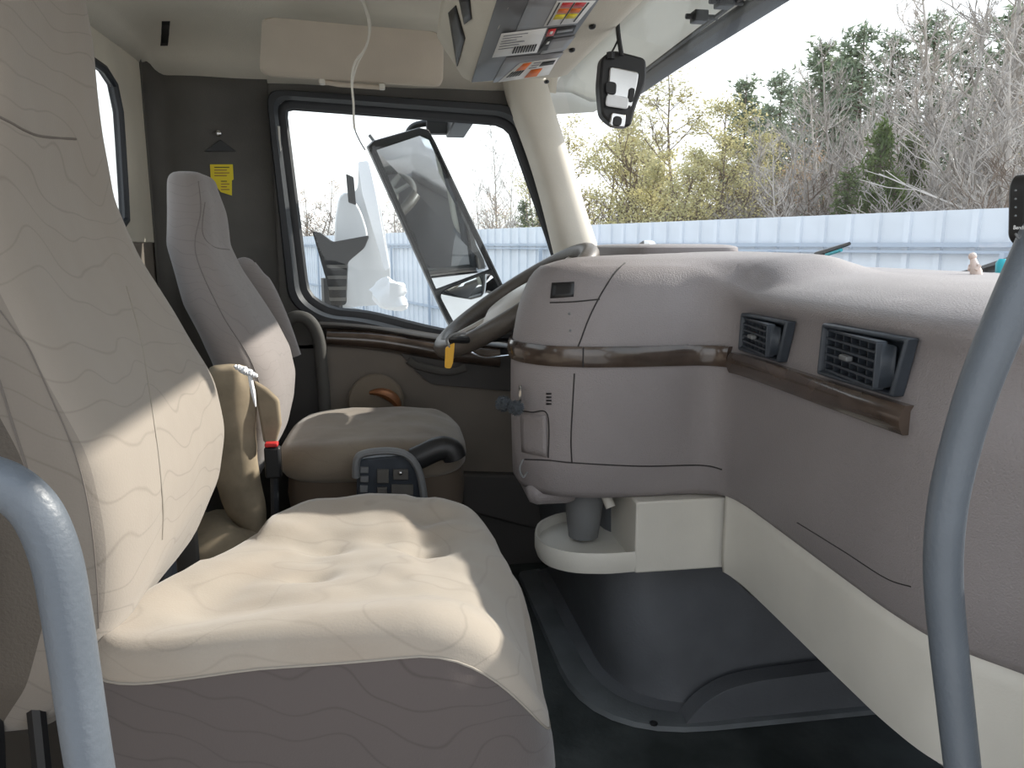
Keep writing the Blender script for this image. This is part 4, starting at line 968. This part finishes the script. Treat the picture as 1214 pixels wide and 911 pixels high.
# ------------------------------------------------------------------ fence
fe = empty('metal_fence', (4.6, 12, -1.4), 'long pale blue corrugated metal fence behind the truck with horizontal rails', 'fence')
A = V((6.373, 7.227, 0)); B = V((3.127, 16.463, 0)); dirv = (B-A).normalized(); nv_ = V((-dirv.y, dirv.x, 0))
if nv_.dot(V((0, 0, 0))-A) < 0: nv_ = -nv_
start = A-dirv*3.6; W = .80; me_ = None
prof = [(0, 0), (.30, 0), (.315, .035), (.385, .035), (.40, 0), (.70, 0), (.715, .035), (.785, .035), (.80, 0)]
for k in range(52):
    if me_ is None:
        g = G(); r1 = []
        for z in (-.0, 2.76): r1.append([V((0, 0, 0))+dirv*a+nv_*b+V((0, 0, z)) for a, b in prof])
        g.loft(r1, False)
        me_ = bpy.data.meshes.new('fence_sheet'); me_.from_pydata(g.v, [], g.f); me_.materials.append(M['fence'])
    o = bpy.data.objects.new('fence_sheet', me_); COL.objects.link(o); o.parent = fe; p = start+dirv*W*k; o.location = V((p.x, p.y, -1.4))-WLOC[fe.name]
for z, hh in ((.955, .05), (.885, .03), (-.82, .06)):
    g = G(); a = start+nv_*.05; b = start+dirv*W*52+nv_*.05; t = V((0, 0, hh)); g.add([a+V((0, 0, z)), b+V((0, 0, z)), b+V((0, 0, z))+t, a+V((0, 0, z))+t, a+nv_*.05+V((0, 0, z)), b+nv_*.05+V((0, 0, z)), b+nv_*.05+V((0, 0, z))+t, a+nv_*.05+V((0, 0, z))+t], [[0, 1, 2, 3], [4, 5, 6, 7], [0, 1, 5, 4], [3, 2, 6, 7], [0, 3, 7, 4], [1, 2, 6, 5]])
    build(g, 'fence_rail', 'fence_rail', fe, smooth=False)
for k in range(0, 14):
    p = start+dirv*(3.2*k+.35)+nv_*.12; g = G(); g.box((p.x, p.y, -.25), (.07, .07, 2.3)); build(g, 'fence_post', 'fence_rail', fe, smooth=False)

# ------------------------------------------------------------------ trees
def bare(seed, H, spread=.34, dens=1.0, low=.15, tw=.012, nb=26):
    rnd = random.Random(seed); g = G(); tips = []
    tr = []; p = V((0, 0, 0)); d = V((rnd.uniform(-.06, .06), rnd.uniform(-.06, .06), 1)); n = 9
    for i in range(n+1):
        tr.append(p.copy()); p = p+d.normalized()*H/n; d = d+V((rnd.uniform(-.09, .09), rnd.uniform(-.09, .09), .03))
    R = .011*H
    g.tube(tr, [R*(1-.88*i/n) for i in range(n+1)], 6, caps=False)
    def branch(p, d, L, r, lev):
        k = 3 if lev < 3 else 2; pts = [p]; dd = d.copy(); q = p
        for i in range(k):
            dd = (dd+V((rnd.uniform(-.3, .3), rnd.uniform(-.3, .3), rnd.uniform(-.05, .28)))).normalized(); q = q+dd*L/k; pts.append(q)
        g.tube(pts, [max(r*(1-.6*i/k), tw*.5) for i in range(k+1)], 3, caps=False)
        tips.append(q)
        if lev < 3:
            m_ = int((4 if lev == 1 else 4)*dens+rnd.random())
            for j in range(m_):
                t = rnd.uniform(.25, 1)*k; i = min(int(t), k-1); s = pts[i].lerp(pts[i+1], t-i)
                nd = (dd+V((rnd.uniform(-.9, .9), rnd.uniform(-.9, .9), rnd.uniform(-.3, .7)))).normalized()
                branch(s, nd, L*rnd.uniform(.4, .65), r*.55, lev+1)
    for j in range(int(nb*dens)):
        t = low+(1-low)*((j+rnd.random())/(nb*dens)); t = min(t, .99); i = int(t*n); s = tr[i].lerp(tr[i+1], t*n-i)
        a = rnd.uniform(0, 2*PI); el = rnd.uniform(.35, .9)
        L = H*spread*(1.12-t)*rnd.uniform(.6, 1.1)
        branch(s, V((math.cos(a), math.sin(a), el)).normalized(), L, R*.42*(1.1-t)+tw*.6, 1)
    return g, tips
def leaves(tips, seed, n_per, size, spread, el=1.0):
    rnd = random.Random(seed); g = G()
    for t in tips:
        for k in range(n_per):
            c = t+V((rnd.gauss(0, spread), rnd.gauss(0, spread), rnd.gauss(0, spread*.8)))
            a = V((rnd.gauss(0, 1), rnd.gauss(0, 1), rnd.gauss(0, 1))).normalized(); b = a.orthogonal().normalized(); s = size*rnd.uniform(.6, 1.3)
            g.add([c-a*s*el, c+b*s*.6, c+a*s*el, c-b*s*.6], [[0, 1, 2, 3]])
    return g
def pine(seed, H, base=.3, wide=.22, size=.16, wh=16, per=7):
    rnd = random.Random(seed); g = G(); g.tube([V((0, 0, 0)), V((.05, .03, H*.5)), V((0, 0, H))], [.012*H, .009*H, .01], 6, caps=False); f = G()
    for k in range(wh):
        t = base+(1-base)*k/wh; L = H*wide*(1.08-t)/(1-base)*.8+.1
        for j in range(per):
            a = rnd.uniform(0, 2*PI); LL = L*rnd.uniform(.6, 1.1); d = V((math.cos(a), math.sin(a), rnd.uniform(-.05, .35))); s = V((0, 0, H*(t+rnd.uniform(-.02, .02)))); e = s+d*LL
            g.tube([s, e], [.02, .008], 3, caps=False)
            for q in range(int(9+LL*9)):
                c = s.lerp(e, rnd.uniform(.25, 1.05))+V((rnd.gauss(0, .13), rnd.gauss(0, .13), rnd.gauss(0, .1)))
                for z in range(3):
                    aa_ = V((rnd.gauss(0, 1), rnd.gauss(0, 1), rnd.gauss(0, .8)+.3)).normalized(); b = aa_.orthogonal().normalized(); sz = size*rnd.uniform(.7, 1.3)
                    f.add([c-b*sz*.22, c+b*sz*.22, c+aa_*sz], [[0, 1, 2]])
    return g, f
def mesh_of(g, name, m):
    me = bpy.data.meshes.new(name); me.from_pydata([tuple(p) for p in g.v], [], g.f); me.materials.append(M[m]); return me
TM = {}
for s in range(4):
    g, t = bare(11+s, 8, .36, 1.0, .12, .014, 30); TM['bare', s] = [('branches', mesh_of(g, 'branches', ['bark2', 'bark', 'bark2', 'bark'][s]))]
for s in range(3):
    g, t = bare(31+s, 8, .34, .95, .08, .012, 26); TM['yellow', s] = [('branches', mesh_of(g, 'branches', 'bark3')), ('foliage', mesh_of(leaves(t, s, 9, .055, .18), 'foliage', 'leaf_y'))]
for s in range(2):
    g, t = bare(41+s, 8, .32, .9, .05, .012, 26); TM['russet', s] = [('branches', mesh_of(g, 'branches', 'bark')), ('foliage', mesh_of(leaves(t, 9+s, 3, .05, .2), 'foliage', 'leaf_b'))]
for s in range(3):
    g, f = pine(51+s, 8, .22, .24); TM['pine', s] = [('trunk', mesh_of(g, 'trunk', 'bark3')), ('foliage', mesh_of(f, 'foliage', 'leaf_p'))]
g, f = pine(61, 8, .04, .30, .17, 22, 9); TM['cedar', 0] = [('trunk', mesh_of(g, 'trunk', 'bark3')), ('foliage', mesh_of(f, 'foliage', 'leaf_c'))]
for s in range(2):
    g, t = bare(71+s, 8, .55, .9, .02, .02, 30); TM['shrub', s] = [('branches', mesh_of(g, 'branches', ['brushb', 'bark'][s] if False else ['bark', 'bark3'][s]))]
LAB = {'bare': ('leafless grey tree with fine pale branches behind the metal fence', 'leafless trees behind the fence'),
       'yellow': ('tree with thin yellow green leaves behind the metal fence', 'yellow leaved trees behind the fence'),
       'russet': ('hazy tree with sparse russet leaves behind the metal fence', 'russet trees behind the fence'),
       'pine': ('dull green pine tree rising behind the metal fence', 'pine trees behind the fence'),
       'cedar': ('dense dark green cedar behind the metal fence', 'cedars behind the fence'),
       'shrub': ('low tangled leafless brush just behind the metal fence', 'brush behind the fence')}
cnt = {}
ORD = ['leftmost', 'second', 'third', 'fourth', 'fifth', 'sixth', 'seventh', 'eighth', 'ninth', 'tenth', 'eleventh', 'twelfth', 'thirteenth', 'fourteenth', 'fifteenth', 'sixteenth', 'seventeenth', 'eighteenth', 'nineteenth', 'twentieth', 'twenty first', 'twenty second']
NOUN = {'bare': 'leafless pale tree', 'yellow': 'yellow green leaved tree', 'russet': 'sparse russet leaved tree', 'pine': 'dull green pine', 'cedar': 'dark green cedar', 'shrub': 'tangled leafless shrub'}
def tree(kind, u, topv, dist, width=1.0, label=None):
    k = cnt.get(kind, 0); cnt[kind] = k+1; nvv = len([q for q in TM if q[0] == kind]); parts = TM[kind, k % nvv]
    r = ray(u, 290); r = V((r.x, r.y, 0)).normalized(); fwd = V((_D.x, _D.y, 0)).normalized(); p = r*(dist/r.dot(fwd))
    H = 2.38+(290-topv)/F*dist
    o = empty({'bare': 'leafless_tree', 'yellow': 'yellow_leaved_tree', 'russet': 'russet_tree', 'pine': 'pine_tree', 'cedar': 'cedar_tree', 'shrub': 'bare_shrub'}[kind], (p.x, p.y, -1.4), label or LAB[kind][0], 'shrub' if kind == 'shrub' else 'tree', LAB[kind][1])
    s = H/8.1; o.scale = (s*width, s*width, s); o.rotation_euler = (0, 0, random.uniform(0, 6.28))
    for nm, me in parts:
        c = bpy.data.objects.new(nm, me); COL.objects.link(c); c.parent = o
        if nm == 'foliage': c['kind'] = 'stuff'
TREES = [('yellow', 672, 175, 26, 1.2), ('yellow', 712, 150, 30, 1.1), ('yellow', 880, 165, 26, 1.2), ('russet', 925, 160, 30, 1.4), ('russet', 985, 150, 30, 1.4), ('russet', 1030, 130, 32, 1.4), ('bare', 915, 170, 17, 1.1), ('bare', 950, 150, 18, 1.0), ('bare', 1110, 50, 26, 1.1), ('bare', 1150, 60, 17, 1.0), ('pine', 1215, 60, 33, 1.3), ('yellow', 770, 175, 30, 1.4), ('shrub', 1020, 225, 19, 1.6), ('shrub', 1060, 215, 20, 1.6), ('yellow', 690, 150, 24, 1.1), ('yellow', 728, 165, 27, 1.2), ('yellow', 765, 120, 23, 1.0), ('yellow', 812, 88, 22, 1.15), ('yellow', 850, 130, 27, 1.2), ('yellow', 742, 185, 20, 1.3), ('yellow', 835, 170, 19, 1.1), ('yellow', 790, 180, 19, 1.2),
          ('pine', 875, 98, 30, 1.0), ('pine', 915, 92, 27, 1.0), ('pine', 962, 62, 32, 1.1), ('pine', 1005, 42, 30, 1.2), ('pine', 1040, 50, 33, 1.2), ('pine', 940, 108, 34, 1.2), ('pine', 895, 130, 36, 1.1), ('pine', 1085, 30, 32, 1.3), ('pine', 985, 75, 36, 1.3), ('pine', 1130, 40, 34, 1.3), ('pine', 1180, 20, 32, 1.4),
          ('bare', 895, 150, 22, 1.1), ('bare', 930, 120, 20, 1.0), ('bare', 968, 90, 24, 1.1), ('bare', 995, 60, 21, 1.0), ('bare', 1030, 70, 19, 1.0), ('bare', 1065, 30, 22, 1.1), ('bare', 1098, -20, 20, 1.2), ('bare', 1130, 0, 18, 1.1), ('bare', 1160, -60, 20, 1.3), ('bare', 1195, -80, 17, 1.2), ('bare', 1225, -60, 15, 1.1), ('bare', 1080, 90, 16, 1.1), ('bare', 1175, 40, 15, 1.1), ('bare', 1130, 100, 14.5, 1.1), ('bare', 1250, -30, 18, 1.2), ('bare', 875, 175, 19, 1.1), ('bare', 1210, 60, 13, 1.0),
          ('russet', 905, 190, 24, 1.4), ('russet', 960, 180, 26, 1.4), ('russet', 940, 205, 20, 1.3), ('russet', 1190, 120, 22, 1.5), ('russet', 1140, 130, 24, 1.5), ('russet', 1090, 150, 26, 1.4), ('russet', 870, 200, 25, 1.3),
          ('cedar', 1035, 150, 16.5, .85), ('cedar', 1072, 165, 17, .8), ('cedar', 1000, 200, 16, .9), ('cedar', 1055, 205, 15, .8),
          ('shrub', 1130, 200, 13, 1.5), ('shrub', 1190, 190, 12, 1.4), ('shrub', 1100, 215, 14.5, 1.4), ('shrub', 960, 215, 18, 1.6), ('shrub', 910, 215, 20, 1.6), ('shrub', 860, 222, 22, 1.5), ('shrub', 1220, 170, 13, 1.4), ('shrub', 700, 235, 24, 1.6), ('shrub', 780, 232, 22, 1.6),
          # through the driver window
          ('bare', 588, 158, 34, .7), ('bare', 602, 180, 36, .7), ('bare', 571, 205, 38, .7), ('cedar', 622, 238, 30, 1.0), ('cedar', 640, 244, 28, 1.0), ('russet', 585, 235, 34, 1.4), ('russet', 560, 240, 38, 1.4), ('russet', 360, 228, 60, 1.6), ('russet', 385, 215, 60, 1.4), ('russet', 410, 232, 64, 1.6), ('russet', 470, 225, 60, 1.5), ('russet', 510, 232, 58, 1.5), ('shrub', 375, 252, 60, 3), ('shrub', 480, 255, 58, 3), ('shrub', 430, 252, 60, 3), ('shrub', 600, 252, 40, 2)]
for ia, a in enumerate(TREES):
    side = a[1] > 655; same = sorted((b[1], ib) for ib, b in enumerate(TREES) if b[0] == a[0] and (b[1] > 655) == side); n = same.index((a[1], ia))
    tree(*a, label=NOUN[a[0]]+' behind fence, '+(ORD[n] if n == 0 else ORD[n]+' from left')+' of its kind in '+('windshield' if side else 'side window'))
